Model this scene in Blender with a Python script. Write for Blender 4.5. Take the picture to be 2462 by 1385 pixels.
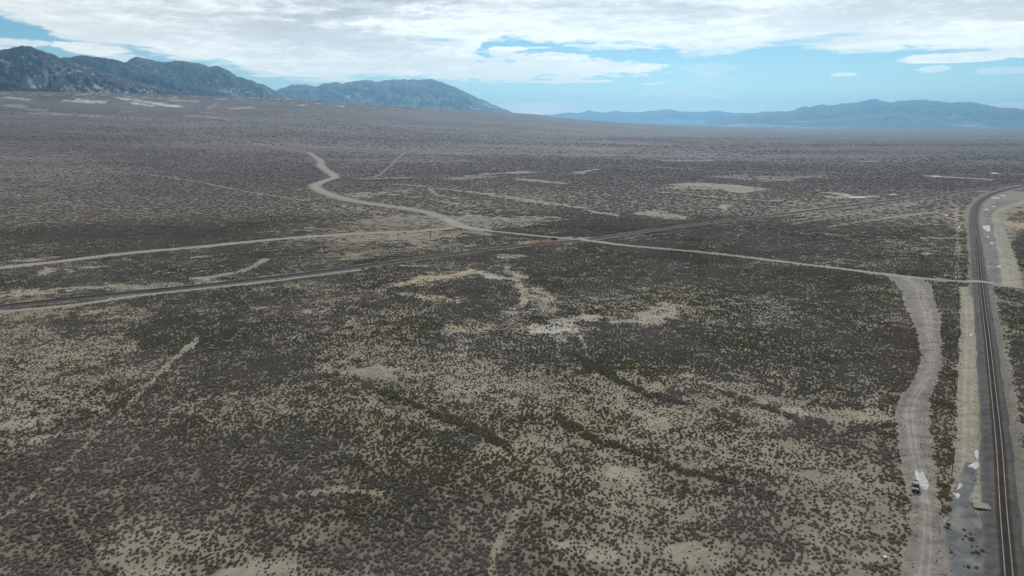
import bpy, bmesh, math, random
import numpy as np
from mathutils import Vector

R = math.radians
random.seed(7)
rng = np.random.default_rng(11)
for o in list(bpy.data.objects):
    bpy.data.objects.remove(o)
S = bpy.context.scene
C = S.collection

# ------------------------------------------------------------------ camera
CAM_H, PITCH, F = 99.0, R(11.64), 1915.0        # metres, radians, photo pixels
cam = bpy.data.objects.new('camera', bpy.data.cameras.new('camera'))
C.objects.link(cam)
cam.location = (0, 0, CAM_H)
cam.rotation_euler = (math.pi/2 - PITCH, 0, 0)
cam.data.sensor_width = 36
cam.data.lens = F/2462*36
cam.data.clip_start = 1
cam.data.clip_end = 90000
S.camera = cam

# ------------------------------------------------------------------ colour management, sun
S.view_settings.view_transform = 'Standard'
S.view_settings.look = 'None'
S.view_settings.exposure = 0.08
S.view_settings.gamma = 1
S.cycles.use_denoising = True
S.cycles.denoising_prefilter = 'ACCURATE'
S.cycles.max_bounces = 5
S.cycles.diffuse_bounces = 2
S.cycles.volume_bounces = 0
S.cycles.transparent_max_bounces = 12
S.cycles.use_adaptive_sampling = True
S.cycles.adaptive_threshold = 0.02
S.cycles.sample_clamp_indirect = 8

SUN_EL, SUN_AZ = R(34), R(10)                    # azimuth from +Y towards +X
sl = bpy.data.lights.new('sun', 'SUN')
sl.energy = 2.7
sl.angle = R(8)
sl.color = (1.0, 0.95, 0.88)
sun = bpy.data.objects.new('sun', sl)
C.objects.link(sun)
sun.location = (0, 0, 500)
sd = Vector((math.sin(SUN_AZ)*math.cos(SUN_EL), math.cos(SUN_AZ)*math.cos(SUN_EL), math.sin(SUN_EL)))
sun.rotation_euler = sd.to_track_quat('Z', 'Y').to_euler()

# ------------------------------------------------------------------ pixel <-> world
cp, sp = math.cos(PITCH), math.sin(PITCH)
def ray(px, py):
    a = (np.asarray(px, float)-1231)/F
    b = -(np.asarray(py, float)-692.5)/F
    return a, cp + b*sp, -sp + b*cp
def project(x, y, z):
    zc = y*cp - (z-CAM_H)*sp
    yc = y*sp + (z-CAM_H)*cp
    zc = np.where(zc < 1, 1, zc)
    return 1231 + F*x/zc, 692.5 - F*yc/zc

# ------------------------------------------------------------------ node helper
class NT:
    def __init__(s, tree): s.t = tree; s.n = tree.nodes; s.l = tree.links
    def node(s, typ, **kw):
        n = s.n.new(typ)
        for k, v in kw.items(): setattr(n, k, v)
        return n
    def put(s, sock, v):
        if isinstance(v, bpy.types.NodeSocket): s.l.new(v, sock)
        else: sock.default_value = v
    def m(s, op, a, b=0.0, c=None, clamp=False):
        n = s.node('ShaderNodeMath', operation=op, use_clamp=clamp)
        s.put(n.inputs[0], a); s.put(n.inputs[1], b)
        if c is not None: s.put(n.inputs[2], c)
        return n.outputs[0]
    def comb(s, x, y, z):
        n = s.node('ShaderNodeCombineXYZ')
        s.put(n.inputs[0], x); s.put(n.inputs[1], y); s.put(n.inputs[2], z)
        return n.outputs[0]
    def noise(s, vec, scale, detail=4, rough=0.5, dist=0.0):
        n = s.node('ShaderNodeTexNoise')
        s.put(n.inputs['Vector'], vec); n.inputs['Scale'].default_value = scale
        n.inputs['Detail'].default_value = detail; n.inputs['Roughness'].default_value = rough
        n.inputs['Distortion'].default_value = dist
        return n.outputs[0]
    def smooth(s, v, lo, hi, a=0.0, b=1.0):
        n = s.node('ShaderNodeMapRange', interpolation_type='SMOOTHSTEP')
        s.put(n.inputs[0], v); s.put(n.inputs[1], lo); s.put(n.inputs[2], hi)
        s.put(n.inputs[3], a); s.put(n.inputs[4], b)
        return n.outputs[0]
    def mix(s, f, a, b, mode='MIX'):
        n = s.node('ShaderNodeMix', data_type='RGBA', blend_type=mode)
        s.put(n.inputs[0], f)
        for k, v in ((6, a), (7, b)):
            if not isinstance(v, bpy.types.NodeSocket) and len(v) == 3: v = (*v, 1)
            s.put(n.inputs[k], v)
        return n.outputs[2]
    def vscale(s, vec, x, y, z):
        n = s.node('ShaderNodeVectorMath', operation='MULTIPLY')
        s.put(n.inputs[0], vec); n.inputs[1].default_value = (x, y, z)
        return n.outputs[0]

# ------------------------------------------------------------------ world: Nishita sky with a deck of stratocumulus
def px_dir(px, py):                      # azimuth, elevation of a photographed cloud
    a, b, c = ray(px, py)
    return math.atan2(a, b), math.atan2(c, math.hypot(a, b))
W = bpy.data.worlds.new('World'); S.world = W; W.use_nodes = True
W.node_tree.nodes.clear()
n = NT(W.node_tree)
sky = n.node('ShaderNodeTexSky', sky_type='NISHITA', sun_disc=False)
sky.sun_elevation = SUN_EL; sky.sun_rotation = SUN_AZ
sky.altitude = 1500; sky.air_density = 1.0; sky.dust_density = 0.2; sky.ozone_density = 1.0
SKY_STRENGTH = 0.1
tc = n.node('ShaderNodeTexCoord').outputs['Generated']
sep = n.node('ShaderNodeSeparateXYZ'); n.put(sep.inputs[0], tc)
X, Y, Z = sep.outputs
az = n.m('ARCTAN2', X, Y)
el = n.m('ARCSINE', Z)
zz = n.m('ADD', n.m('MAXIMUM', Z, 0.0), 0.045)
plane = n.comb(n.m('DIVIDE', X, zz), n.m('DIVIDE', Y, zz), 0.0)    # a flat cloud layer seen from below
wob = n.noise(plane, 1.1, 6, 0.62)
fine = n.noise(n.comb(n.m('MULTIPLY', az, 38.0), n.m('MULTIPLY', el, 150.0), 1.3), 1.0, 6, 0.68, 0.5)
streak = n.noise(n.comb(n.m('MULTIPLY', az, 9.0), n.m('MULTIPLY', el, 58.0), 3.1), 1.0, 9, 0.68, 0.6)
big = n.noise(n.comb(n.m('MULTIPLY', az, 3.2), n.m('MULTIPLY', el, 26.0), 0.7), 1.0, 4, 0.55)
w0 = n.m('SUBTRACT', wob, 0.5); s0 = n.m('SUBTRACT', streak, 0.5)
# lower edge of the main deck, azimuth by azimuth
edge_px = [(-900,-150),(-350,-60),(0,38),(90,66),(160,100),(280,118),(400,143),(500,155),(580,172),(680,190),(780,196),(900,193),
           (1000,190),(1080,178),(1150,130),(1180,100),(1240,94),(1330,100),(1430,114),(1560,120),(1680,132),(1760,126),(1900,119),
           (2050,126),(2200,122),(2330,128),(2462,136),(2800,150),(3400,120)]
pts = [px_dir(*p) for p in edge_px]
A0, A1, E0, E1 = -0.9, 0.9, -0.05, 0.3
fc = n.node('ShaderNodeFloatCurve')
cv = fc.mapping.curves[0]
ap = [((a-A0)/(A1-A0), (e-E0)/(E1-E0)) for a, e in pts]
cv.points[0].location = (0, ap[0][1]); cv.points[1].location = (1, ap[-1][1])
for q in ap[1:-1]: cv.points.new(*q)
fc.mapping.update()
n.put(fc.inputs[1], n.m('DIVIDE', n.m('SUBTRACT', az, A0), A1-A0, clamp=True))
edge = n.m('ADD', n.m('MULTIPLY', fc.outputs[0], E1-E0), E0)
above = n.m('ADD', n.m('SUBTRACT', el, edge), n.m('ADD', n.m('MULTIPLY', w0, 0.026), n.m('MULTIPLY', s0, 0.034)))
above = n.m('ADD', above, n.m('MULTIPLY', n.m('SUBTRACT', fine, 0.5), 0.020))
deck = n.smooth(above, -0.001, 0.007)
# the two low lobes and the loose clouds: (px, py, half width, half height, strength, raggedness)
lobes = [(1250,160,300,28,1,1),(1440,158,135,20,1,1),(1190,182,180,13,1,.8),(1350,196,130,4.5,.95,.6),(1290,140,140,22,1,1),
         (215,117,68,15,1,.7),(30,103,60,9,.8,.8),(-20,120,70,12,.8,.8),(290,140,60,8,.6,.8),(1300,260,110,17,1.0,.5),(1570,202,36,4,.8,.4),
         (1640,215,120,26,.28,1.2),(1700,165,70,14,.3,1),(2030,179,30,4,.7,.9),(2243,169,24,6,.5,1.2),(2290,143,110,7,.9,.5),
         (2380,132,150,8,.95,.6),(2460,254,90,9,.75,.4),(2420,170,60,6,.3,.8),(1180,125,40,3,.5,.6),(1300,115,35,3,.7,.5),(640,182,40,4,.7,.6)]
mask = deck
rag = n.m('ADD', n.m('ADD', n.m('MULTIPLY', w0, 1.6), n.m('MULTIPLY', s0, 3.0)), n.m('MULTIPLY', n.m('SUBTRACT', fine, 0.5), 1.8))
for (px, py, rx, ry, st, rg) in lobes:
    a, e = px_dir(px, py)
    u = n.m('DIVIDE', n.m('SUBTRACT', az, a), rx/F*0.96)
    v = n.m('DIVIDE', n.m('SUBTRACT', el, e), ry/F)
    d = n.m('SQRT', n.m('ADD', n.m('MULTIPLY', u, u), n.m('MULTIPLY', v, v)))
    d = n.m('ADD', d, n.m('MULTIPLY', rag, rg))
    mask = n.m('MAXIMUM', mask, n.smooth(d, 1.08, 0.72, 0.0, st))
# rifts of blue inside the deck
for (px, py, rx, ry) in [(1960,100,75,12),(2030,85,50,7),(1060,96,60,5),(300,-30,200,10)]:
    a, e = px_dir(px, py)
    u = n.m('DIVIDE', n.m('SUBTRACT', az, a), rx/F)
    v = n.m('DIVIDE', n.m('SUBTRACT', el, e), ry/F)
    d = n.m('ADD', n.m('SQRT', n.m('ADD', n.m('MULTIPLY', u, u), n.m('MULTIPLY', v, v))), n.m('MULTIPLY', rag, 1.2))
    mask = n.m('MULTIPLY', mask, n.smooth(d, 0.2, 1.3, 0.25, 1.0))
# cloud brightness: thin white edges, grey thick bases, greyer overhead
thick = n.m('ADD', n.m('MULTIPLY', big, 0.52), n.m('ADD', n.m('MULTIPLY', fine, 0.30), n.m('MULTIPLY', streak, 0.38)))
depth = n.smooth(above, 0.0, 0.10, 0.0, 1.0)
grey = n.smooth(thick, 0.50, 0.68)
grey = n.m('MULTIPLY', grey, n.m('ADD', n.m('MULTIPLY', depth, 0.65), 0.35))
over = n.smooth(el, 0.13, 0.9)
lum = n.mix(grey, (1.18, 1.21, 1.14), (0.53, 0.545, 0.56))
lum = n.mix(n.m('MULTIPLY', n.smooth(el, 0.11, 0.17), n.smooth(big, 0.36, 0.58)), lum, (0.53, 0.55, 0.57))
lum = n.mix(n.smooth(el, 0.03, 0.09), n.mix(1.0, lum, (1.22, 1.16, 1.06), 'MULTIPLY'), lum)
lum = n.mix(over, lum, (0.43, 0.43, 0.45))
# away from the sun the deck is duller
back = n.smooth(Y, -0.4, 0.6, 0.55, 1.0)
lum = n.mix(1.0, lum, n.comb(back, back, back), 'MULTIPLY')
sc = n.node('ShaderNodeVectorMath', operation='SCALE'); n.put(sc.inputs[0], lum); sc.inputs['Scale'].default_value = 1/SKY_STRENGTH
blue = n.mix(1.0, sky.outputs[0], n.mix(n.smooth(el, 0.0, 0.14), (0.72, 0.88, 0.86), (0.40, 0.66, 0.74)), 'MULTIPLY')
tot = n.mix(mask, blue, sc.outputs[0])
bg = n.node('ShaderNodeBackground'); n.put(bg.inputs[0], tot); bg.inputs[1].default_value = SKY_STRENGTH
wo = n.node('ShaderNodeOutputWorld'); n.l.new(bg.outputs[0], wo.inputs[0])
W.cycles.sampling_method = 'MANUAL'; W.cycles.sample_map_resolution = 1024

# ------------------------------------------------------------------ numpy noise
_P = rng.permutation(512)
_V = rng.random(512)
def vnoise(x, y, seed=0):
    xi = np.floor(x).astype(np.int64); yi = np.floor(y).astype(np.int64)
    fx = x-xi; fy = y-yi
    fx = fx*fx*(3-2*fx); fy = fy*fy*(3-2*fy)
    def h(a, b): return _V[(_P[(_P[(a+seed*17) & 511] + b) & 511] + seed*7) & 511]
    a = h(xi, yi); b = h(xi+1, yi); c = h(xi, yi+1); d = h(xi+1, yi+1)
    return (a*(1-fx)+b*fx)*(1-fy) + (c*(1-fx)+d*fx)*fy
def fbm(x, y, wl, octv=4, seed=0, gain=0.5):
    x = x/wl; y = y/wl; s = 0; a = 1; t = 0
    for k in range(octv):
        s = s + a*vnoise(x*0.8+y*0.6+k*13.7, -x*0.6+y*0.8+k*7.3, seed+k); t += a
        x = x*2.03; y = y*2.03; a *= gain
    return s/t
def sstep(lo, hi, v):
    t = np.clip((v-lo)/(hi-lo), 0, 1); return t*t*(3-2*t)
def lerp(a, b, t): return a+(b-a)*t

# ------------------------------------------------------------------ terrain height
_fx = np.array([-3.2,-1.2,-0.75,-0.571,-0.45,-0.27,-0.066,0.047,0.24,0.38,0.45,1.2,3.2])
_fe = np.array([0,40,62,64,64,57,33,20,8,0,-4,-4,-4])       # photo pixels of rise at the fan's brow
_fr = np.array([9000,8000,7000,6500,6500,7000,9000,10000,12000,14000,14000,14000,14000])
dunes = [  # low dunes and banks: photo polyline, half width in px (x, y), height in m
    ([(960,452),(1060,463),(1160,478),(1280,497),(1400,510)], 26, 5, 2.6),
    ([(865,465),(960,478),(1060,490),(1150,500)], 24, 4, 1.6),
    ([(800,436),(940,440),(1040,430),(1060,443)], 24, 4, 1.8),
    ([(1165,418),(1240,424),(1340,420),(1460,412)], 30, 3.5, 2.0),
    ([(1540,404),(1680,415),(1830,420),(1990,428)], 40, 3.5, 2.0),
    ([(1600,470),(1700,482),(1850,490)], 30, 4, 1.6),
    ([(1730,448),(1850,458),(1960,470)], 30, 4, 1.6),
    ([(1880,386),(2000,390),(2080,394)], 40, 2.5, 1.8),
]
def seg_d(px, py, pl, rx, ry):
    best = np.full(px.shape, 1e9)
    for (x0, y0), (x1, y1) in zip(pl[:-1], pl[1:]):
        ax, ay = x0/rx, y0/ry; bx, by = x1/rx, y1/ry
        dx, dy = bx-ax, by-ay; L = dx*dx+dy*dy+1e-9
        qx, qy = px/rx, py/ry
        t = np.clip(((qx-ax)*dx+(qy-ay)*dy)/L, 0, 1)
        best = np.minimum(best, np.hypot(qx-ax-t*dx, qy-ay-t*dy))
    return best
def base_height(x, y):
    r = np.hypot(x, y); a = np.arctan2(x, y)
    e = np.interp(a, _fx, _fe); rc = np.interp(a, _fx, _fr)
    hc = np.maximum(0, CAM_H + e/F*rc*np.cos(a)**0)
    t = np.clip((r-1300)/(rc-1300), 0, 1)
    k = np.clip((e-2)/20, 0, 1)
    return hc*k*t**1.55
def height(x, y):
    x = np.asarray(x, float); y = np.asarray(y, float)
    r = np.hypot(x, y)
    h = base_height(x, y)
    px, py = project(x, y, h)
    px = np.where(y > 0, px, -9999)
    for pl, rx, ry, hh in dunes:
        d = seg_d(px, py, pl, rx, ry)
        h = h + 1.5*hh*np.exp(-d*d*1.3)*(0.55+0.9*fbm(x, y, 40, 3, 5))
    h = h + (fbm(x, y, 60, 3, 2)-0.5)*1.1*sstep(120, 400, r) + (fbm(x, y, 9, 2, 3)-0.5)*0.28
    h = h + (fbm(x, y, 700, 4, 4)-0.5)*5*sstep(1500, 5000, r)
    h = h - 0.0*r
    # level the corridors of track and road
    return h
def height_flat(x, y):
    return base_height(x, y)
def at(px, py):                                        # photo point -> ground
    a, b, c = ray(px, py)
    t = CAM_H/max(-c, 0.004)
    for _ in range(40):
        z = float(base_height(a*t, b*t))
        tn = (CAM_H-z)/max(-c, 0.004)
        t = 0.5*t+0.5*tn
    return a*t, b*t

# corridors: polylines in world space used to level the ground, thin the brush and lay the sheets
def spline(pts, step):
    P = [np.array(p, float) for p in pts]
    P = [2*P[0]-P[1]]+P+[2*P[-1]-P[-2]]
    out = []
    for i in range(1, len(P)-2):
        p0, p1, p2, p3 = P[i-1:i+3]
        nn = max(2, int(np.linalg.norm((p2-p1)[:2])/step))
        for k in range(nn):
            t = k/nn
            out.append(0.5*((2*p1)+(-p0+p2)*t+(2*p0-5*p1+4*p2-p3)*t*t+(-p0+3*p1-3*p2+p3)*t**3))
    out.append(P[-2])
    return np.array(out)
def wpath(pix, step=3.0):
    """photo polyline [(px,py,halfwidth m)...] -> resampled world polyline"""
    return spline([(*at(p[0], p[1]), p[2]) for p in pix], step)

PATHS = {
 'west_road': [(-260,668,5.5),(0,644,5.5),(150,628,5.5),(300,610,5.5),(450,596.5,5.5),(600,582,5.5),(720,571,5),(900,560.5,4.5),(1000,556,4.5),(1090,549,5)],
 'wind_road': [(742,367,5),(764,381,6),(772,388,6),(771,397,6),(785,410,5.5),(805,425,5.5),(785,434,5.5),(764,441,5.5),(757,449,5),(772,459,5),(800,470,4.5),(850,483,4),(930,495,3.8),(1010,507,3.8),(1060,522,4),(1095,538,5),(1120,547,8),(1160,553,4)],
 'cross_road': [(1120,547,6),(1175,555,2.4),(1250,563,2.1),(1330,571,2.6),(1400,577,4),(1450,583,2.6),(1500,590,2.2),(1700,608,2.1),(1900,632,2.4),(2050,650,2.9),(2130,660,3.4),(2250,673,2.5),(2355,679,2.5),(2400,684,2.5),(2462,693,3),(2700,720,3)],
  'side_road': [(-260,786,2.4),(0,751,2.4),(180,734,2.2),(330,712,2.2),(520,691,2.2),(640,678,2),(760,663,1.6),(860,650,1.2)],
 'rail_far': [(-300,772,2),(0,738,2),(250,711,2),(480,688,2),(700,663,2),(900,637,2),(1100,610,2),(1240,593,2),(1400,578,2),(1600,550,2),(1850,519,2),(2100,488,2),(2300,463,2),(2462,441,2),(2700,412,2)],
 'rail_near': [(2452,1700,2),(2425,1385,2),(2412,1230,2),(2402,1080,2),(2390,960,2),(2376,830,2),(2366,750,2),(2358,680,2),(2350,600,2),(2343,545,2),(2343,515,2),(2352,490,2),(2375,472,2),(2410,459,2),(2462,448,2),(2600,430,2)],
}
WP = {k: wpath(v, 4.0) for k, v in PATHS.items()}
def path_dist(x, y, P):
    """distance to polyline and half width there (brute force in chunks)"""
    x = np.ravel(x); y = np.ravel(y)
    bd = np.full(x.shape, 1e9)
    Q = P[::2] if len(P) > 60 else P
    lo = Q[:, :2].min(0)-60; hi = Q[:, :2].max(0)+60
    idx = np.where((x > lo[0]) & (x < hi[0]) & (y > lo[1]) & (y < hi[1]))[0]
    for s in range(0, len(idx), 20000):
        ii = idx[s:s+20000]
        qx = x[ii][:, None]; qy = y[ii][:, None]
        ax = Q[:-1, 0]; ay = Q[:-1, 1]; dx = Q[1:, 0]-ax; dy = Q[1:, 1]-ay
        t = np.clip(((qx-ax)*dx+(qy-ay)*dy)/(dx*dx+dy*dy+1e-9), 0, 1)
        bd[ii] = np.hypot(qx-ax-t*dx, qy-ay-t*dy).min(1)
    return bd
WIDTH = {'side_road': 2.3, 'west_road': 5.5, 'wind_road': 6.0, 'cross_road': 3.2, 'rail_far': 5.5, 'rail_near': 5.2}

# ------------------------------------------------------------------ what covers the ground, traced from the photograph
# (polyline, rx, ry, brush cover, pale soil or None, softness)
cover = [
 # -- far plain
 ([(0,300),(500,300),(900,335)],260,14,.62,None),([(-100,340),(300,345),(560,372)],330,26,.98,None),([(0,325),(250,330)],200,10,1,None),
 ([(0,395),(120,420),(60,445)],150,30,.42,None),([(120,408),(320,415),(480,412)],120,7,.5,None),([(0,465),(60,474)],60,5,.3,.3),
 ([(900,300),(1500,320),(1750,335)],420,32,.55,None),([(1200,352),(1560,368)],320,17,.40,None),([(1500,335),(1950,330)],250,20,.5,None),
 ([(700,345),(1100,370)],300,20,.62,None),([(1900,320),(2300,322)],350,9,.40,None),([(2000,350),(2462,370)],420,22,.93,None),
 ([(1250,388),(1700,396),(2100,402),(2400,410)],300,11,.98,None),([(1100,400),(1500,440),(1900,440),(2300,440)],300,22,.90,None),
 ([(840,388),(980,386),(1090,390)],90,7,.42,None),([(830,402),(900,400)],60,3,.35,None),
 ([(1000,398),(1300,402)],200,8,.85,None),
 ([(0,520),(330,530),(640,500)],240,50,.90,None),([(880,450),(1200,520),(1600,500)],200,34,.86,None),([(500,420),(700,430)],150,26,.85,None),([(1500,590),(1800,600)],200,20,.85,None),
 # -- bright bare scars of the middle distance
 ([(800,437),(930,442),(1030,436),(1100,440)],30,2.4,.98,None),([(860,430),(960,428),(1040,427),(1100,431),(1190,424),(1270,415),(1350,418)],16,1.8,.30,.35),([(1150,420),(1280,427),(1400,421),(1500,411)],26,2.2,.98,None),
 ([(965,457),(1060,466),(1160,481),(1280,500),(1420,520)],20,2.6,1.0,None),([(960,447),(1060,454),(1170,467),(1300,486),(1400,500)],16,2.2,.35,.3),([(870,462),(960,472),(1060,485),(1130,498)],20,2.0,.42,.2),([(870,470),(960,480),(1050,492)],20,2.2,1.0,None),
 ([(1540,400),(1680,410),(1830,415),(1990,424)],30,1.6,.42,.3),([(1540,407),(1680,419),(1830,425),(1990,433)],36,2.2,1.0,None),([(1730,452),(1850,463),(1960,475)],26,2.2,1.0,None),([(1600,462),(1700,474),(1850,484)],26,1.8,.45,.25),([(1600,470),(1700,481),(1850,492)],26,2.2,1.0,None),
 ([(1100,428),(1180,421)],24,2.6,.2,.4),([(1210,417),(1262,413)],20,2.2,.12,.6),([(1390,418),(1436,408)],14,2.0,.12,.6),
 ([(1680,445),(1740,450),(1790,457)],50,5,.08,.7),([(1600,450),(1660,452)],50,3,.3,.5),([(1250,490),(1380,505),(1480,517)],14,2.2,.12,.5),
 ([(1180,468),(1300,490)],30,3,.3,.3),([(1560,512),(1620,521)],32,6,.2,.5),([(1860,432),(1760,424)],60,3,.35,.4),([(1950,428),(1850,426)],60,2.6,.35,.4),
 ([(1610,386),(1660,387),(1700,386)],20,1.2,.1,.6),([(2230,423),(2300,427),(2380,432)],16,1.6,.15,.7),([(2385,416),(2400,417)],12,1.5,.1,.8),
 ([(2000,474),(2090,473)],24,2.4,.1,.8),([(1990,463),(2040,470)],16,1.8,.15,.7),([(1740,500),(1750,494)],14,3,.1,.6),([(2070,388),(2095,389)],16,1,.1,.7),
 ([(860,472),(960,460)],40,4,.4,.3),([(960,445),(1000,447)],20,2,.2,.4),([(1250,430),(1300,436),(1350,441)],20,1.4,.2,.4),
 # -- the thin grassland round the junction
 ([(700,590),(900,580),(1060,575)],130,18,.12,.05),([(780,560),(950,540)],120,20,.22,.05),([(1000,530),(1100,530)],110,14,.12,.12),([(1130,525),(1230,527)],80,9,.04,.4),([(1060,540),(1150,540),(1280,526)],60,6,.04,.35),([(850,575),(1000,570),(1080,566)],90,8,.08,.15),
 ([(1160,545),(1250,538)],50,5,.2,.15),([(620,600),(760,600)],80,14,.3,.05),([(850,615),(950,600)],60,9,.25,.05),([(560,600),(350,625)],200,8,.7,None),
 ([(480,600),(300,560),(100,560)],250,25,.88,None),([(900,600),(1100,592)],60,5,.5,.0),([(1150,580),(1250,580)],70,9,.7,None),
 ([(640,622),(600,647),(560,658),(500,667),(460,669)],7,3.2,.05,.35),([(40,628),(110,620)],28,3.5,.1,.4),([(100,657),(120,650)],12,3,.1,.5),
 ([(160,648),(170,652)],8,2,.1,.5),([(215,643),(250,640)],14,2.4,.15,.4),([(470,619),(500,616)],14,2,.2,.4),
 ([(0,716),(60,708),(120,700),(200,693),(330,692),(420,684)],30,7,.05,.30),([(20,712),(90,702)],40,5,.02,.6),([(60,725),(150,712)],50,5,.15,.1),
 ([(1330,578),(1250,585)],45,3.5,.1,.3),([(1375,572),(1420,574)],40,4,.1,.3),
 ([(-200,775),(0,749),(180,733),(330,710),(520,690),(640,677)],10,2.4,.06,.25),
 ([(450,320),(560,335),(650,352),(742,366)],5,1.2,.15,.2),([(360,420),(480,438),(600,462),(740,483)],4,1.0,.2,.2),([(970,368),(945,392),(915,420),(900,426)],4,1.5,.2,.1),
 ([(820,494),(900,510),(1060,525)],5,1.3,.2,.25),([(1030,455),(1050,470),(1100,478)],6,1.2,.2,.3),([(1440,583),(1560,567),(1700,553)],5,1.2,.3,None),
 ([(1740,568),(1900,560),(2100,528),(2300,503)],9,2.0,.25,.15),([(1900,540),(2060,512),(2200,492)],9,1.4,.3,.1),([(1650,553),(1850,538),(2050,508),(2250,480)],12,1.4,.35,.05),
 # -- right middle
 ([(1950,560),(2060,570)],50,4,.3,.35),([(2120,570),(2260,572)],60,4,.3,.35),([(1800,565),(2200,620)],240,22,.72,None),([(1960,622),(2060,636)],50,6,.4,.2),
 ([(2140,575),(2220,600)],60,10,.55,.1),
 # -- east side
 ([(2301,500),(2303,560),(2300,620),(2302,670)],7,12,.25,.2),([(2390,520),(2412,600),(2440,665)],42,40,.04,.12),([(2462,480),(2420,500)],60,16,.1,.05),([(2440,455),(2400,480)],40,8,.1,.2),
 ([(2470,540),(2455,545)],30,8,.15,.4),([(2450,620),(2462,600)],26,30,.9,None),([(2455,525),(2462,520)],30,8,.9,None),
 ([(2440,760),(2455,900),(2470,1200)],36,60,.75,None),([(2410,800),(2425,930),(2440,1050)],14,30,.25,.05),([(2445,1240),(2462,1300)],22,40,.1,.1),
 # -- big fields of the foreground
 ([(1400,650),(1900,700),(2100,780)],200,60,.93,None),([(1500,850),(1800,850),(2120,880)],190,70,.90,None),([(1950,980),(2150,1080)],90,50,.85,None),
 ([(1600,730),(1850,760),(2050,775)],120,22,.62,None),([(1560,760),(1600,740)],32,16,.2,.55),([(1650,700),(1800,730)],90,14,.7,None),
 ([(950,660),(700,700),(500,740)],180,26,.86,None),([(200,790),(380,830),(600,860)],130,45,.97,None),([(500,830),(650,900)],170,60,.92,None),
 ([(30,800),(60,880),(200,860)],110,50,.20,.12),([(240,790),(330,745)],60,10,.45,.12),([(0,760),(200,748)],120,8,.22,.05),([(30,990),(90,1050)],80,40,.22,.4),([(60,950),(200,960)],110,30,.42,.1),([(220,975),(240,985)],28,12,.15,.5),
 ([(420,1050),(650,1080),(550,1180)],170,90,.95,None),([(150,1250),(250,1330)],260,80,.93,None),([(0,1150),(200,1130)],130,50,.9,None),
 ([(330,1320),(420,1290),(600,1350)],75,40,.33,.1),([(320,1375),(400,1370)],40,16,.1,.2),([(570,1375),(670,1360)],50,18,.15,.25),([(640,1270),(560,1240)],80,25,.5,.05),
 ([(820,1220),(1000,1300),(1150,1350)],230,70,.93,None),([(700,1200),(900,1170)],160,50,.85,None),([(950,1240),(1000,1270)],110,40,.97,None),
 ([(880,780),(1000,860),(1100,950)],150,60,.46,.0),([(1150,900),(1200,1000),(1300,1150)],130,60,.36,.05),([(1120,830),(1160,870)],55,30,.22,.25),([(860,890),(910,895)],50,14,.15,.05),([(1080,790),(1130,785)],50,14,.25,.2),
 ([(760,690),(860,720)],90,14,.55,.05),([(900,760),(1050,770)],140,12,.6,.0),([(1250,860),(1330,830)],80,30,.72,None),([(1200,840),(1300,860)],60,22,.8,None),
 ([(1450,930),(1620,1000),(1800,1060),(2000,1130),(2140,1180)],90,32,.24,.12),([(1560,1000),(1540,1030)],40,22,.1,.4),([(1400,1020),(1500,1060)],90,30,.42,.05),
 ([(1620,900),(1750,945),(1900,985),(2060,1000)],70,12,.3,.1),([(1700,960),(1870,1010)],70,12,.3,.1),([(1900,985),(1930,995)],24,5,.05,.6),
 ([(1400,1130),(1700,1230),(2050,1250)],120,45,.44,.0),([(1950,1240),(2120,1230)],80,22,.3,.0),([(1500,1140),(1520,1150)],30,14,.1,.4),([(1250,1200),(1230,1260),(1200,1300),(1180,1370)],7,14,.22,.05),
 ([(1600,1300),(1900,1350),(2080,1380)],240,40,.50,.0),([(1360,1320),(1430,1335)],40,14,.3,.35),([(1640,1320),(1700,1350)],50,14,.15,.2),([(2050,1340),(2130,1330)],50,14,.15,.3),
 ([(1850,1290),(2050,1310)],110,22,.75,None),
 # narrow dark thickets along the washes
 ([(870,925),(960,960),(1060,1000),(1150,1035),(1230,1080)],15,5.5,1.0,None),([(1330,1000),(1440,1060),(1560,1100),(1660,1135),(1760,1160),(1860,1195)],15,5.5,1.0,None),
 ([(1380,850),(1460,900),(1560,950),(1640,970)],14,5,1.0,None),([(1330,960),(1400,930),(1300,970)],40,20,.7,None),([(1700,930),(1900,1000),(1980,1050)],15,4.5,1.0,None),
 ([(1100,1080),(1000,1110),(1180,1230)],40,26,.75,None),([(1600,1150),(1900,1230)],60,16,.75,None),
 ([(1130,705),(1190,712)],90,26,.97,None),
 # bright scars of the foreground
 ([(965,683),(1030,668),(1140,655)],22,5,.10,.45),([(970,707),(1030,715),(1075,722)],32,7,.12,.45),([(1120,645),(1180,665),(1235,672)],16,5,.04,.75),([(1215,650),(1245,662)],20,9,.06,.7),
 ([(1235,670),(1262,700),(1262,722),(1235,742)],16,7,.05,.6),([(1285,700),(1310,735)],26,12,.3,.4),([(1215,755),(1250,752)],30,6,.1,.3),([(980,640),(1030,640)],26,3,.15,.25),([(1210,617),(1240,614)],22,3.4,.1,.5),
 ([(1310,795),(1355,790)],32,10,.02,1.0),([(1350,775),(1410,765)],30,5,.15,.6),([(1345,815),(1350,820)],18,6,.15,.6),([(1395,810),(1408,840)],6,9,.1,.7),([(1485,775),(1510,772)],18,3,.1,.5),([(750,748),(735,746)],20,3,.1,.5),
 ([(472,817),(440,845),(400,880),(365,915),(325,957)],5,5,.12,.3),([(325,957),(255,1022),(190,1085)],4.5,5,.25,.2),([(190,1085),(100,1170),(0,1250)],4.5,5,.35,.15),
 ([(700,1190),(800,1175),(900,1185)],30,5,.45,.1),([(1130,935),(1230,925)],60,9,.2,.3),
]
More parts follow.
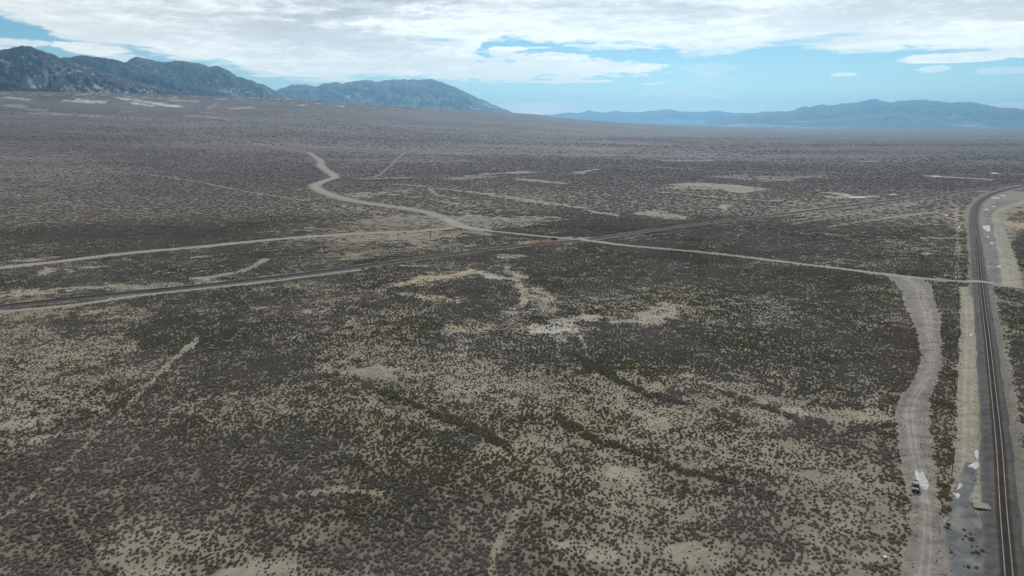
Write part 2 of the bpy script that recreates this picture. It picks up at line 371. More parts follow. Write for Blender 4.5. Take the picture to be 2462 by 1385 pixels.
TINTS = [  # earth colours: rust and tan patches
 ([(1280,583),(1330,579)],28,1.8,(.33,.17,.11)),([(2440,535),(2462,542)],30,6,(.42,.32,.22)),([(1060,655),(1130,650)],40,5,(.45,.37,.26)),([(980,682),(1060,668)],40,5,(.42,.36,.25)),
 ([(1110,790),(1140,790)],26,10,(.37,.32,.23)),([(1020,715),(1070,720)],40,6,(.44,.37,.27)),([(1310,795),(1355,788)],30,9,(.48,.47,.43)),([(520,250),(500,262)],5,2,(.32,.25,.22)),
 ([(25,234),(62,238)],14,2.4,(.5,.5,.52)),([(165,241),(212,246)],16,2.4,(.55,.55,.57)),([(185,238),(250,246)],12,1.6,(.6,.6,.62)),([(285,236),(350,245),(420,255)],16,2.2,(.62,.62,.64)),
 ([(322,247),(364,255)],9,1.6,(.6,.6,.62)),([(24,254),(55,257)],14,2.6,(.40,.34,.31)),([(75,263),(104,266)],12,2.0,(.34,.30,.25)),([(290,268),(336,268)],14,.9,(.36,.33,.30)),
 ([(385,236),(465,244)],16,2.0,(.36,.30,.28)),([(482,270),(516,271)],12,1,(.34,.31,.28)),([(440,276),(500,280),(560,290)],8,.8,(.36,.34,.32)),([(100,273),(330,285)],30,1,(.30,.28,.27)),
 ([(560,262),(600,258)],14,1.4,(.38,.34,.32)),([(700,275),(760,276)],20,1.2,(.30,.28,.27)),([(1000,300),(1200,310)],60,1.6,(.27,.25,.24)),([(1300,300),(1340,301)],20,1,(.36,.34,.33)),
 ([(1500,345),(1750,350)],80,2.5,(.27,.25,.235)),([(1820,354),(2000,354)],40,1,(.34,.33,.32)),([(1750,365),(1900,362)],50,1.2,(.28,.27,.26)),([(2240,325),(2330,328)],50,1.5,(.27,.25,.25)),
]
def ground_fields(x, y, h=None):
    """brush cover 0..1, pale soil 0..1 for world points"""
    if h is None: h = base_height(x, y)
    r = np.hypot(x, y)
    px, py = project(x, y, h)
    px = np.where(y > 10, px, -5000.)
    n1 = lerp(fbm(x, y, 26, 4, 11, .6), .5, sstep(600, 1500, r)); n2 = lerp(fbm(x, y, 95, 4, 21, .55), .5, sstep(1800, 4500, r)); n3 = fbm(x*.45, y, 900, 3, 31, .5)
    lu = np.arctan2(x, y)*360; lw = np.log(np.maximum(r, 20))*300      # grain that coarsens with distance
    jx = (fbm(lu, lw, 22, 4, 41, .62)-.5); jy = jx
    kx = (fbm(lu, lw, 5, 4, 43, .65)-.5)
    veg = np.full(x.shape, .70); pale = np.zeros(x.shape); thick = np.zeros(x.shape)
    inv = (py > 200) & (px > -1100) & (px < 3500) & (y > 10)
    ii = np.where(inv)
    X_, Y_ = px[ii], py[ii]; a, b, kf = jx[ii], jy[ii], kx[ii]
    v = veg[ii]; p = pale[ii]; th = thick[ii]
    for c in cover:
        pl, rx, ry, val, pal = c
        if rx*ry > 1500 and pl[0][1] > 560 and val < .6: val = val*.8+.18
        xs = [q[0] for q in pl]; ys = [q[1] for q in pl]
        near = (X_ > min(xs)-2.2*rx) & (X_ < max(xs)+2.2*rx) & (Y_ > min(ys)-2.2*ry) & (Y_ < max(ys)+2.2*ry)
        k = np.where(near)[0]
        if not len(k): continue
        d = seg_d(X_[k], Y_[k], pl, rx, ry) + (a[k]*2.4 + kf[k]*2.6)*(.35 if ry < 2.6 else 1.0)
        big = rx*ry > 1500
        w = 1-sstep(0.5, 1.5 if big else 1.25, d)
        v[k] = lerp(v[k], val, w*(.85 if big else (.8 if val == 1.0 else .95)))
        p[k] = lerp(p[k], 0 if pal is None else pal, w*(.8 if big else 1))
        if val == 1.0 and ys[0] > 600: th[k] = np.maximum(th[k], w)
    veg[ii] = v; pale[ii] = p; thick[ii] = th
    pale = pale*(1-.45*sstep(700, 1200, r)); veg = np.where((r > 800) & (r < 2600), np.maximum(veg, .16), veg)
    amp = np.clip(1-np.abs(veg-.5)*1.2, .25, 1)
    amp = amp*(1-.72*sstep(450, 1100, r))*(1-.8*thick)
    veg = veg + (n1-.5)*.8*amp + (n2-.5)*.6*amp + (n3-.5)*.7*amp*sstep(900, 3000, r)
    # scattered pale scalds
    n4 = fbm(x, y, 48, 5, 61, .6)
    sc = sstep(.66, .76, n4)*(1-sstep(700, 1400, r))
    veg = veg - sc*.5*amp; pale = np.maximum(pale, sc*.35*(1-sstep(.85, 1.0, veg)))
    global THICK
    THICK = thick
    return np.clip(veg, 0, 1), np.clip(pale, 0, 1), px, py

# ------------------------------------------------------------------ materials
def mat(name):
    m = bpy.data.materials.new(name); m.use_nodes = True
    m.node_tree.nodes.clear()
    q = NT(m.node_tree)
    out = q.node('ShaderNodeOutputMaterial'); b = q.node('ShaderNodeBsdfPrincipled')
    q.l.new(b.outputs[0], out.inputs[0])
    b.inputs['Roughness'].default_value = .95
    b.inputs['Specular IOR Level'].default_value = .15
    return m, q, b
def simple(name, col, rough=.8, var=.25, scale=3.0, metal=0.0, spec=.3, bump=0.0):
    m, q, b = mat(name)
    co = q.node('ShaderNodeTexCoord').outputs['Object']
    nz = q.noise(co, scale, 5, .6)
    c = q.mix(q.smooth(nz, .3, .7), tuple(v*(1-var) for v in col), tuple(min(1, v*(1+var)) for v in col))
    q.put(b.inputs['Base Color'], c)
    b.inputs['Roughness'].default_value = rough; b.inputs['Metallic'].default_value = metal
    b.inputs['Specular IOR Level'].default_value = spec
    if bump:
        bp = q.node('ShaderNodeBump'); bp.inputs['Strength'].default_value = bump; q.put(bp.inputs['Height'], nz); q.l.new(bp.outputs[0], b.inputs['Normal'])
    return m
def sheet_mat(name, grain=.35, rough=.95, sc=1.0):
    """earth with the sheet's own colour attribute and procedural grit"""
    m, q, b = mat(name)
    at_ = q.node('ShaderNodeAttribute', attribute_name='soil').outputs[0]
    co = q.node('ShaderNodeNewGeometry').outputs['Position']
    g1 = q.noise(co, 1.6*sc, 4, .7); g2 = q.noise(co, .22*sc, 4, .6); g3 = q.noise(co, .03*sc, 4, .6)
    g = q.m('ADD', q.m('MULTIPLY', q.m('SUBTRACT', g1, .5), grain*1.1), q.m('ADD', q.m('MULTIPLY', q.m('SUBTRACT', g2, .5), grain*2.0), q.m('MULTIPLY', q.m('SUBTRACT', g3, .5), grain)))
    f = q.m('ADD', g, 1.0)
    c = q.mix(1.0, at_, q.comb(f, f, f), 'MULTIPLY')
    q.put(b.inputs['Base Color'], c)
    b.inputs['Roughness'].default_value = rough
    bp = q.node('ShaderNodeBump'); bp.inputs['Strength'].default_value = .5; bp.inputs['Distance'].default_value = .12
    q.put(bp.inputs['Height'], g1); q.l.new(bp.outputs[0], b.inputs['Normal'])
    return m

def link(name, me, parent=None, **props):
    o = bpy.data.objects.new(name, me); C.objects.link(o)
    if parent is not None: o.parent = parent
    for k, v in props.items(): o[k] = v
    return o
def grid_mesh(name, P, nu, nv, col=None, material=None, closed=False):
    """P: (nu*nv,3) row-major (u rows, v columns)"""
    me = bpy.data.meshes.new(name)
    idx = np.arange(nu*nv).reshape(nu, nv)
    a = idx[:-1, :-1].ravel(); b = idx[1:, :-1].ravel(); c = idx[1:, 1:].ravel(); d = idx[:-1, 1:].ravel()
    if closed:
        a = np.concatenate([a, idx[:-1, -1]]); b = np.concatenate([b, idx[1:, -1]])
        c = np.concatenate([c, idx[1:, 0]]); d = np.concatenate([d, idx[:-1, 0]])
    fcs = np.stack([a, b, c, d], 1).astype(np.int32)
    return raw_mesh(name, P, fcs, col, material)
def raw_mesh(name, P, faces, col=None, material=None, smooth=True):
    me = bpy.data.meshes.new(name)
    faces = np.asarray(faces, np.int32); k = faces.shape[1]
    me.vertices.add(len(P)); me.vertices.foreach_set('co', np.asarray(P, np.float32).ravel())
    me.loops.add(faces.size); me.loops.foreach_set('vertex_index', faces.ravel())
    me.polygons.add(len(faces)); me.polygons.foreach_set('loop_start', np.arange(0, faces.size, k, dtype=np.int32))
    me.polygons.foreach_set('loop_total', np.full(len(faces), k, np.int32))
    me.update(calc_edges=True)
    me.polygons.foreach_set('use_smooth', np.full(len(faces), smooth, bool))
    if col is not None:
        a = me.attributes.new('soil', 'FLOAT_COLOR', 'POINT')
        c4 = np.ones((len(P), 4), np.float32); c4[:, :3] = col
        a.data.foreach_set('color', c4.ravel())
    if material: me.materials.append(material)
    return me

# ------------------------------------------------------------------ the ground
GR = np.array([.255, .242, .198]); PALE = np.array([.43, .41, .345]); LITTER = np.array([.145, .132, .105]); FARB = np.array([.122, .104, .103])
def soil_colour(x, y, h, veg, pale, px, py):
    r = np.hypot(x, y)
    n1 = lerp(fbm(x, y, 14, 4, 71, .6), .5, sstep(450, 1300, r))[..., None]; n2 = lerp(fbm(x, y, 160, 4, 81, .55), .5, sstep(2500, 7000, r))[..., None]
    c = GR*(0.80+.40*n1)*(.85+.3*n2)
    c = lerp(c, c*np.array([1.06, .97, .86]), n2)
    c = lerp(c, PALE*(.85+.3*n1), pale[..., None])
    lit = sstep(.45, 1.0, veg)[..., None]
    c = lerp(c, LITTER*(.8+.4*n1), lit*.8)
    lu = np.arctan2(x, y)*360; lw = np.log(np.maximum(r, 20))*300
    kx = fbm(lu, lw*.5, 5, 4, 47, .65)-.5
    c_keep = c
    tmasks = []
    for pl, rx, ry, tc_ in TINTS:
        d = seg_d(px, py, pl, rx, ry)+(n1[..., 0]-.5)*1.2+kx*2.2
        if pl[0][1] < 300: tmasks.append((np.array(tc_), (1-sstep(.6, 1.2, d))*(y > 10))); continue
        w = (1-sstep(.6, 1.2, d))*(y > 10)
        c = lerp(c, np.array(tc_)*(.85+.3*n1), w[..., None])
    # beyond the reach of single bushes the brush itself colours the plain
    far = sstep(900, 1600, r)[..., None]
    vv = np.clip(veg, 0, 1)[..., None]
    mixd = lerp(np.array([.262, .232, .214]), FARB, vv**.8)
    mixd = lerp(mixd, PALE, (pale[..., None])*(1-vv)*.9)
    c = lerp(c, mixd, far)
    for tc_, w in tmasks: c = lerp(c, tc_[None]*np.ones_like(c), w[..., None]*.8)
    return c
def paths_mask(x, y):
    """distance masks of roads and tracks"""
    return {k: path_dist(x, y, WP[k]) for k in WP}
# polygons (photo px) kept bare of brush: the gravel lane with the jeep, the yard by the track, the borrow strip beyond the crossing
LANE_L = [(2096,656),(2128,664),(2148,678),(2165,700),(2185,760),(2203,800),(2212,850),(2208,890),(2190,920),(2160,960),(2149,990),(2155,1030),(2160,1080),(2172,1150),(2188,1200),(2192,1240),(2180,1300),(2160,1385),(2140,1520)]
LANE_R = [(2112,656),(2150,660),(2215,668),(2240,684),(2245,720),(2262,760),(2262,800),(2268,860),(2262,890),(2250,930),(2237,960),(2236,1000),(2240,1050),(2245,1100),(2255,1160),(2258,1200),(2270,1260),(2282,1310),(2290,1385),(2305,1520)]
YARD_L = [(2322,1112),(2310,1140),(2292,1180),(2277,1215),(2268,1240),(2268,1300),(2278,1385),(2290,1520)]
YARD_R = [(2342,1112),(2350,1150),(2338,1190),(2336,1215),(2350,1240),(2372,1262),(2384,1300),(2392,1385),(2402,1520)]
STRIP_L = [(2305,690),(2308,740),(2308,790),(2303,850),(2300,900),(2298,960),(2298,1000),(2296,1060),(2292,1110),(2285,1170),(2280,1215)]
STRIP_R = [(2330,690),(2345,740),(2350,790),(2352,850),(2353,900),(2354,960),(2354,1000),(2354,1060),(2356,1110),(2366,1170),(2378,1240)]
FAR_L = [(2385,690),(2375,640),(2369,600),(2362,560),(2364,520),(2375,495),(2400,476),(2440,462)]
FAR_R = [(2462,700),(2455,660),(2440,610),(2425,570),(2410,540),(2402,515),(2425,500),(2520,480)]
def inpoly(px, py, poly):
    ins = np.zeros(px.shape, bool); j = len(poly)-1
    for i in range(len(poly)):
        xi, yi = poly[i]; xj, yj = poly[j]
        if yi != yj:
            c = ((yi > py) != (yj > py)) & (px < (xj-xi)*(py-yi)/(yj-yi)+xi)
            ins ^= c
        j = i
    return ins
def band(px, py, L, Rr):
    """signed measure 0..1 across a band given left and right edges (single valued in py)"""
    ly = sorted(L, key=lambda p: p[1]); ry = sorted(Rr, key=lambda p: p[1])
    xl = np.interp(py, [p[1] for p in ly], [p[0] for p in ly]); xr = np.interp(py, [p[1] for p in ry], [p[0] for p in ry])
    u = (px-xl)/np.maximum(xr-xl, 1)
    ok = (py > ly[0][1]) & (py < ly[-1][1])
    return u, xr-xl, ok
def bare_mask(x, y, px, py, pd):
    """0..1: 1 where nothing grows"""
    j = (fbm(x, y, 7, 3, 91)-.5)
    m = np.zeros(px.shape)
    for k, d in pd.items():
        w = WIDTH[k]
        m = np.maximum(m, 1-sstep(w*1.0, w*1.25+1.5, d+j*3))
    for L, Rr in ((LANE_L, LANE_R), (STRIP_L, STRIP_R), (FAR_L, FAR_R), (YARD_L, YARD_R)):
        u, wd, ok = band(px, py, L, Rr)
        e = np.minimum(u, 1-u)*wd + j*14
        m = np.maximum(m, np.where(ok & (y > 0), sstep(-2, 4, e)*(.93+.07*(np.abs(u-.45) < .2)), 0))
    return m

def ground_z(x, y, pd):
    """levelled ground: tracks, roads and yards lie flat, the rest undulates"""
    b0 = base_height(x, y)
    lev = np.ones_like(x)
    for k, d in pd.items(): lev = np.minimum(lev, sstep(WIDTH[k]*1.2, WIDTH[k]*1.2+14, d))
    px, py = project(x, y, b0)
    for L, Rr in ((LANE_L, LANE_R), (STRIP_L, STRIP_R), (FAR_L, FAR_R), (YARD_L, YARD_R)):
        u, wd, ok = band(px, py, L, Rr)
        e = np.minimum(u, 1-u)*wd
        lev = np.minimum(lev, np.where(ok & (y > 0), 1-sstep(-40, -5, e), 1))
    lev = np.where((px > 2080) & (py > 650) & (y > 0), 0, lev)
    return lerp(b0, height(x, y), lev), px, py

# radial grid, fine where the photograph looks, coarse all round
ang_f = np.arange(-39, 39.001, .085)
ang = np.radians(np.concatenate([np.arange(-180, -54, 3.0), np.arange(-54, -39.01, .3), ang_f, np.arange(39.3, 54, .3), np.arange(54, 180, 3.0)]))
rad = [4., 30., 70., 100.]
r_ = 110.
while r_ < 37500:
    rad.append(r_)
    r_ += np.clip(r_*r_/(F*CAM_H)*1.6, .45, r_*.018)
rad = np.array(rad)
AA, RR = np.meshgrid(ang, rad, indexing='ij')
gx = (np.sin(AA)*RR).ravel(); gy = (np.cos(AA)*RR).ravel()
pd = paths_mask(gx, gy)
gh, gpx, gpy = ground_z(gx, gy, pd)
veg, pale, gpx, gpy = ground_fields(gx, gy)
bare = bare_mask(gx, gy, gpx, gpy, pd)
gcol = soil_colour(gx, gy, gh, veg*(1-bare), pale, gpx, gpy)
# shoulders: dust beside the roads, grey grit beside the rails
for k in ('west_road', 'wind_road', 'cross_road'):
    w = (1-sstep(WIDTH[k]*.9, WIDTH[k]*1.6+2, pd[k]))[:, None]
    gcol = lerp(gcol, np.array([.30, .285, .235])*(.85+.3*fbm(gx, gy, 10, 3, 3)[:, None]), w*.8)
w = (1-sstep(4.5, 7.5, pd['rail_near']+(fbm(gx, gy, 6, 3, 19)-.5)*4))[:, None]; gcol = lerp(gcol, np.array([.14, .138, .135]), w*.7)
w = (1-sstep(5, 9, pd['rail_far']))[:, None]; gcol = lerp(gcol, np.array([.15, .15, .155]), w*.7)
del pd

m, q, b = mat('desert_ground')
col = q.node('ShaderNodeAttribute', attribute_name='soil').outputs[0]
pos = q.node('ShaderNodeNewGeometry').outputs['Position']
dist = q.node('ShaderNodeVectorMath', operation='LENGTH'); q.put(dist.inputs[0], pos)
farf = q.smooth(dist.outputs['Value'], 900.0, 2500.0)
g1 = q.noise(pos, 2.1, 3, .7); g2 = q.noise(pos, .35, 4, .65)
g3 = q.noise(pos, .09, 5, .7); g4 = q.noise(q.vscale(pos, .35, 1, 1), .012, 6, .65); g5 = q.noise(q.vscale(pos, .3, 1, 1), .0026, 5, .6)
near = q.m('ADD', q.m('ADD', q.m('MULTIPLY', q.m('SUBTRACT', g1, .5), .8), q.m('MULTIPLY', q.m('SUBTRACT', g2, .5), .9)), q.m('MULTIPLY', q.m('SUBTRACT', g3, .5), .55))
farv = q.m('ADD', q.m('MULTIPLY', q.m('SUBTRACT', g3, .5), 1.6), q.m('ADD', q.m('MULTIPLY', q.m('SUBTRACT', g4, .5), 1.5), q.m('MULTIPLY', q.m('SUBTRACT', g5, .5), 1.2)))
amt = q.m('ADD', q.m('MULTIPLY', near, q.m('SUBTRACT', 1.0, farf)), q.m('MULTIPLY', farv, farf))
f = q.m('MAXIMUM', q.m('ADD', amt, 1.0), .25)
c = q.mix(1.0, col, q.comb(f, f, f), 'MULTIPLY')
# juniper woodland and old snow at the mountain foot
jun = q.node('ShaderNodeAttribute', attribute_name='juniper').outputs['Fac']
vor = q.node('ShaderNodeTexVoronoi', feature='F1'); q.put(vor.inputs['Vector'], q.vscale(pos, .035, .011, .03)); vor.inputs['Scale'].default_value = 1
trees = q.smooth(vor.outputs['Distance'], .55, .30)
c = q.mix(q.m('MULTIPLY', q.m('MULTIPLY', trees, 1.0), jun), c, (.03, .035, .035))
snz = q.noise(q.vscale(pos, .010, .0035, .01), 1.0, 5, .7)
snow = q.smooth(snz, .56, .64)
c = q.mix(q.m('MULTIPLY', q.m('MULTIPLY', snow, q.m('SUBTRACT', 1.0, trees)), jun), c, (.55, .56, .58))
q.put(b.inputs['Base Color'], c)
bp = q.node('ShaderNodeBump'); bp.inputs['Strength'].default_value = .6; bp.inputs['Distance'].default_value = .15
q.put(bp.inputs['Height'], q.m('ADD', g1, q.m('MULTIPLY', g2, 1.6))); q.l.new(bp.outputs[0], b.inputs['Normal'])
P = np.stack([gx, gy, gh], 1)
me = grid_mesh('ground', P, len(ang), len(rad), gcol, m, closed=False)
me.flip_normals()
jz = sstep(.45, .62, fbm(gx, gy, 1400, 4, 15)+.0) 
jb = np.clip(seg_d(gpx, gpy, [(-200,222),(150,230),(420,228),(700,238),(1000,255)], 300, 12), 0, 9)
jun_v = (1-sstep(.5, 1.0, jb + (fbm(gx, gy, 900, 4, 16)-.5)*1.1))*(gy > 0)*sstep(3500, 5000, np.hypot(gx, gy))
jun_v = np.maximum(jun_v, .55*(1-sstep(.5, 1.1, seg_d(gpx, gpy, [(0,240),(330,242)], 120, 6)+(fbm(gx, gy, 500, 4, 17)-.5)*2))*(gy > 0))
ja = me.attributes.new('juniper', 'FLOAT', 'POINT'); ja.data.foreach_set('value', jun_v.astype(np.float32))
link('ground', me, kind='structure')

# ------------------------------------------------------------------ mountains: real ridges at their real distances
def mountain_mat(name, dark, rock, snow_amt, snow_lo, speck):
    m, q, b = mat(name)
    geo = q.node('ShaderNodeNewGeometry')
    pos = geo.outputs['Position']
    sepn = q.node('ShaderNodeSeparateXYZ'); q.put(sepn.inputs[0], geo.outputs['Normal'])
    sepp = q.node('ShaderNodeSeparateXYZ'); q.put(sepp.inputs[0], pos)
    a = q.noise(pos, 1/900, 6, .65); bb = q.noise(pos, 1/140, 6, .75); cc = q.noise(pos, 1/3000, 4, .6)
    gu0 = q.node('ShaderNodeAttribute', attribute_name='gully').outputs['Fac']
    a = q.m('SUBTRACT', a, q.m('MULTIPLY', q.m('SUBTRACT', gu0, .25), .35))  # rock on ridges, darker gullies: relief shading put into the colour
    base = q.mix(q.smooth(q.m('ADD', a, q.m('MULTIPLY', q.m('SUBTRACT', bb, .5), .5)), .42, .60), dark, rock)
    steep = q.smooth(sepn.outputs[2], .62, .9)
    hs = q.smooth(q.m('ADD', sepp.outputs[2], q.m('MULTIPLY', q.m('SUBTRACT', a, .5), 900)), snow_lo, snow_lo+500)
    sn = q.m('ADD', q.m('MULTIPLY', q.noise(pos, 1/55, 5, .85), 1.15), q.m('MULTIPLY', q.m('SUBTRACT', cc, .5), .55))
    sn = q.m('ADD', sn, q.m('MULTIPLY', q.m('SUBTRACT', a, .5), .5))
    sn = q.m('ADD', sn, q.m('MULTIPLY', hs, .03))
    gu = q.node('ShaderNodeAttribute', attribute_name='gully').outputs['Fac']
    sn = q.m('ADD', sn, q.m('MULTIPLY', q.m('SUBTRACT', gu, .25), .95))
    sm = q.smooth(sn, speck+.055, speck+.14)
    sm = q.m('MULTIPLY', sm, q.m('MULTIPLY', snow_amt, q.m('ADD', .35, q.m('MULTIPLY', steep, .65))))
    c = q.mix(sm, base, (.78, .80, .83))
    q.put(b.inputs['Base Color'], c)
    bp = q.node('ShaderNodeBump'); bp.inputs['Strength'].default_value = .8; bp.inputs['Distance'].default_value = 22
    q.put(bp.inputs['Height'], q.noise(pos, 1/220, 8, .7)); q.l.new(bp.outputs[0], b.inputs['Normal'])
    return m
def mountain(crest, D, depth, zb, material, seed, rug=1.0, nv=110, gul=900., back=.25, dist_tilt=0.0, jit=1.0):
    xs = [p[0] for p in crest]; ys = [p[1] for p in crest]
    x0, x1 = xs[0], xs[-1]
    nu = int((x1-x0)/1.6)+2
    U = np.linspace(x0, x1, nu)
    cy = np.interp(U, xs, ys)
    cy = cy + (fbm(U, U*0+seed*9.1, 20, 4, seed, .6)-.5)*5*jit*rug
    cy = cy + np.abs(2*fbm(U, U*0+seed*3.3, 26, 4, seed+1, .6)-1)*4.5*jit*rug - 1
    V = np.linspace(0, 1+back, nv)
    UU, VV = np.meshgrid(U, V, indexing='ij'); CY = np.repeat(cy[:, None], nv, 1)
    a, b_, c_ = ray(UU, CY)
    hyp = np.hypot(a, b_)
    Dc = D*(1+dist_tilt*(UU-x0)/(x1-x0))
    dd = Dc - depth*(1-VV)
    X_ = a/hyp*dd; Y_ = b_/hyp*dd
    zc_ = CAM_H + c_/hyp*Dc
    sh = np.where(VV <= 1, np.clip(VV, 0, 1)**1.35, 1-((VV-1)/back)**1.3*.7)
    warp = (fbm(X_, Y_, gul*2.5, 3, seed+3)-.5)*gul*2.0
    rg = 1-np.abs(2*fbm(X_+warp, Y_*.55+warp, gul, 5, seed+5, .55)-1)**.9
    rg2 = 1-np.abs(2*fbm(X_-warp, Y_-warp*.4, gul*.35, 4, seed+7, .6)-1)
    cut = (1-rg)*1.4*(.25+.75*np.sin(np.clip(VV, 0, 1)*math.pi)**.7) + (1-rg2)*.38
    cut = cut*np.where(VV <= 1, np.clip((1-VV)*4.5, 0, 1), 1)
    z = zb + (zc_-zb)*sh*(1-np.clip(cut*rug, 0, .8))
    lim = CAM_H + c_/hyp*dd*1.0
    z = np.where(VV < 1, np.minimum(z, np.maximum(lim-2, zb)), z)
    gl = np.clip(cut*rug, 0, .8)
    me = grid_mesh('mountain', np.stack([X_.ravel(), Y_.ravel(), z.ravel()], 1), nu, nv, None, material)
    me.flip_normals()
    ga = me.attributes.new('gully', 'FLOAT', 'POINT'); ga.data.foreach_set('value', gl.ravel().astype(np.float32))
    o = link('mountains', me, kind='structure')
    return o
m_near = mountain_mat('pinyon_slope', (.028, .036, .046), (.060, .062, .070), .8, 900, .530)  # forest and rock pushed blue: distance haze put into the slope colour
m_mid = mountain_mat('rocky_slope', (.050, .056, .064), (.125, .122, .13), .8, 700, .495)  # also pushed bluer for the haze
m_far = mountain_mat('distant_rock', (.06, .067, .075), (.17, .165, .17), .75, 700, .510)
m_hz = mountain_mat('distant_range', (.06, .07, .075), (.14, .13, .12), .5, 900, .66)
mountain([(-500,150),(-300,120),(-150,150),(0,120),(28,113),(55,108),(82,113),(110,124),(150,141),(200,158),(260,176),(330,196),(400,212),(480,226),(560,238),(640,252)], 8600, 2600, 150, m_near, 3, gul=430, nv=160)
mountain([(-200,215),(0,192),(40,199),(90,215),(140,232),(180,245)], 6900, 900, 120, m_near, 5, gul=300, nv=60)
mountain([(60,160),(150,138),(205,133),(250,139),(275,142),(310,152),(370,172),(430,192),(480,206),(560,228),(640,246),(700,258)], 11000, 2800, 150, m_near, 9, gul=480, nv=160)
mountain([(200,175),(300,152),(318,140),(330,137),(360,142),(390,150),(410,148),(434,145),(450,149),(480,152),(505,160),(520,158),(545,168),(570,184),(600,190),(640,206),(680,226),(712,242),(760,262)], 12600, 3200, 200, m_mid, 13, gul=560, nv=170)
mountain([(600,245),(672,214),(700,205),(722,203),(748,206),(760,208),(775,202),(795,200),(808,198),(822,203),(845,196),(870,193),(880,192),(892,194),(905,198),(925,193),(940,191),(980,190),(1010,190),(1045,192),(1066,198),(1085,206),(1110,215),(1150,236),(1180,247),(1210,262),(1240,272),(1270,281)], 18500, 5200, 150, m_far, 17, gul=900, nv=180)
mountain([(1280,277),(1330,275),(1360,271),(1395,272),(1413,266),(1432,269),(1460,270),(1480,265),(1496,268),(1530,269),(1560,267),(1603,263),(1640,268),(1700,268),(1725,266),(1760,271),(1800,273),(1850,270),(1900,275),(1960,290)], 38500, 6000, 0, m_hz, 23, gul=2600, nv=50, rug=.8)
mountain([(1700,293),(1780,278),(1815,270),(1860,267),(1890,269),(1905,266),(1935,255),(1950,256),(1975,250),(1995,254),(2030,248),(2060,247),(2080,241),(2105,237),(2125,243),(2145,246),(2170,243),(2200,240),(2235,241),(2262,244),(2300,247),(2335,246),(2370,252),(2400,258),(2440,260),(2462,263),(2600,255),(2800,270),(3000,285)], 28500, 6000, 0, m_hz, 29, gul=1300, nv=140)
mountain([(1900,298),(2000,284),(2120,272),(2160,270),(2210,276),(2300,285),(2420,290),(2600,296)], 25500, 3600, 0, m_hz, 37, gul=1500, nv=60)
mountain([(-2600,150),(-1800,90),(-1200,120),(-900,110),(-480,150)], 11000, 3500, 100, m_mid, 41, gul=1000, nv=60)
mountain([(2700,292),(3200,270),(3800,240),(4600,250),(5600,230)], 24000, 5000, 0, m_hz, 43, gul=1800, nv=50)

# ------------------------------------------------------------------ sheets laid on the ground
MS_ROAD = sheet_mat('dirt_road_grit', .38)
MS_GRAVEL = sheet_mat('grey_gravel', .6)
MS_BALLAST = sheet_mat('crushed_ballast', .8, sc=1.5)
def lift(x, y, k=1.0): return .03*k + np.hypot(x, y)*6e-5*k
def path_sheet(name, key, offs, zs, cols, mtl, ragged=.7, seed=0, rng_r=(0, 1e9), zk=1.0, props=None, scalew=True):
    """a strip following a path; offs in half widths (or metres), zs height profile, cols colour profile"""
    Pp = WP[key]
    r = np.hypot(Pp[:, 0], Pp[:, 1]); Pp = Pp[(r >= rng_r[0]) & (r <= rng_r[1])]
    t = np.gradient(Pp[:, :2], axis=0); t /= np.linalg.norm(t, axis=1)[:, None]+1e-9
    nrm = np.stack([t[:, 1], -t[:, 0]], 1)          # to the right of travel
    n_, k = len(Pp), len(offs)
    V = np.zeros((n_, k, 3)); Cc = np.zeros((n_, k, 3))
    for j in range(k):
        o = offs[j]*(Pp[:, 2] if scalew else 1.0)
        if j in (0, k-1): o = o + np.sign(offs[j])*(fbm(Pp[:, 0], Pp[:, 1], 9, 3, seed+j)-.5)*2*ragged
        xy = Pp[:, :2]+nrm*np.atleast_1d(o)[:, None] if np.ndim(o) else Pp[:, :2]+nrm*o
        V[:, j, :2] = xy
        V[:, j, 2] = base_height(xy[:, 0], xy[:, 1]) + zs[j] + lift(xy[:, 0], xy[:, 1], zk)
        cc = np.array(cols[j])[None]*(0.86+.28*fbm(xy[:, 0], xy[:, 1], 18, 3, seed+3))[:, None]
        Cc[:, j] = cc
    me = grid_mesh(name, V.reshape(-1, 3), n_, k, Cc.reshape(-1, 3), mtl)
    # face upward
    if me.polygons[0].normal.z < 0: me.flip_normals()
    return me
dust = (.305, .288, .242); dustl = (.365, .348, .30); dustd = (.262, .246, .205)
ro = [-1, -.72, -.5, -.36, -.18, 0, .18, .36, .5, .72, 1]
rz = [-.02, .03, .04, .03, .04, .06, .04, .03, .04, .03, -.02]
rc = [dustd, dust, dustl, dustl, dust, dustd, dust, dustl, dustl, dust, dustd]
link('dirt_road', path_sheet('dirt_road', 'west_road', ro, rz, rc, MS_ROAD, 1.0, 5), kind='structure')
link('winding_dirt_road', path_sheet('winding_dirt_road', 'wind_road', ro, rz, rc, MS_ROAD, 1.0, 9, zk=1.25), kind='structure')
link('crossing_road', path_sheet('crossing_road', 'cross_road', ro, rz, rc, MS_ROAD, .5, 12, zk=1.6), kind='structure')

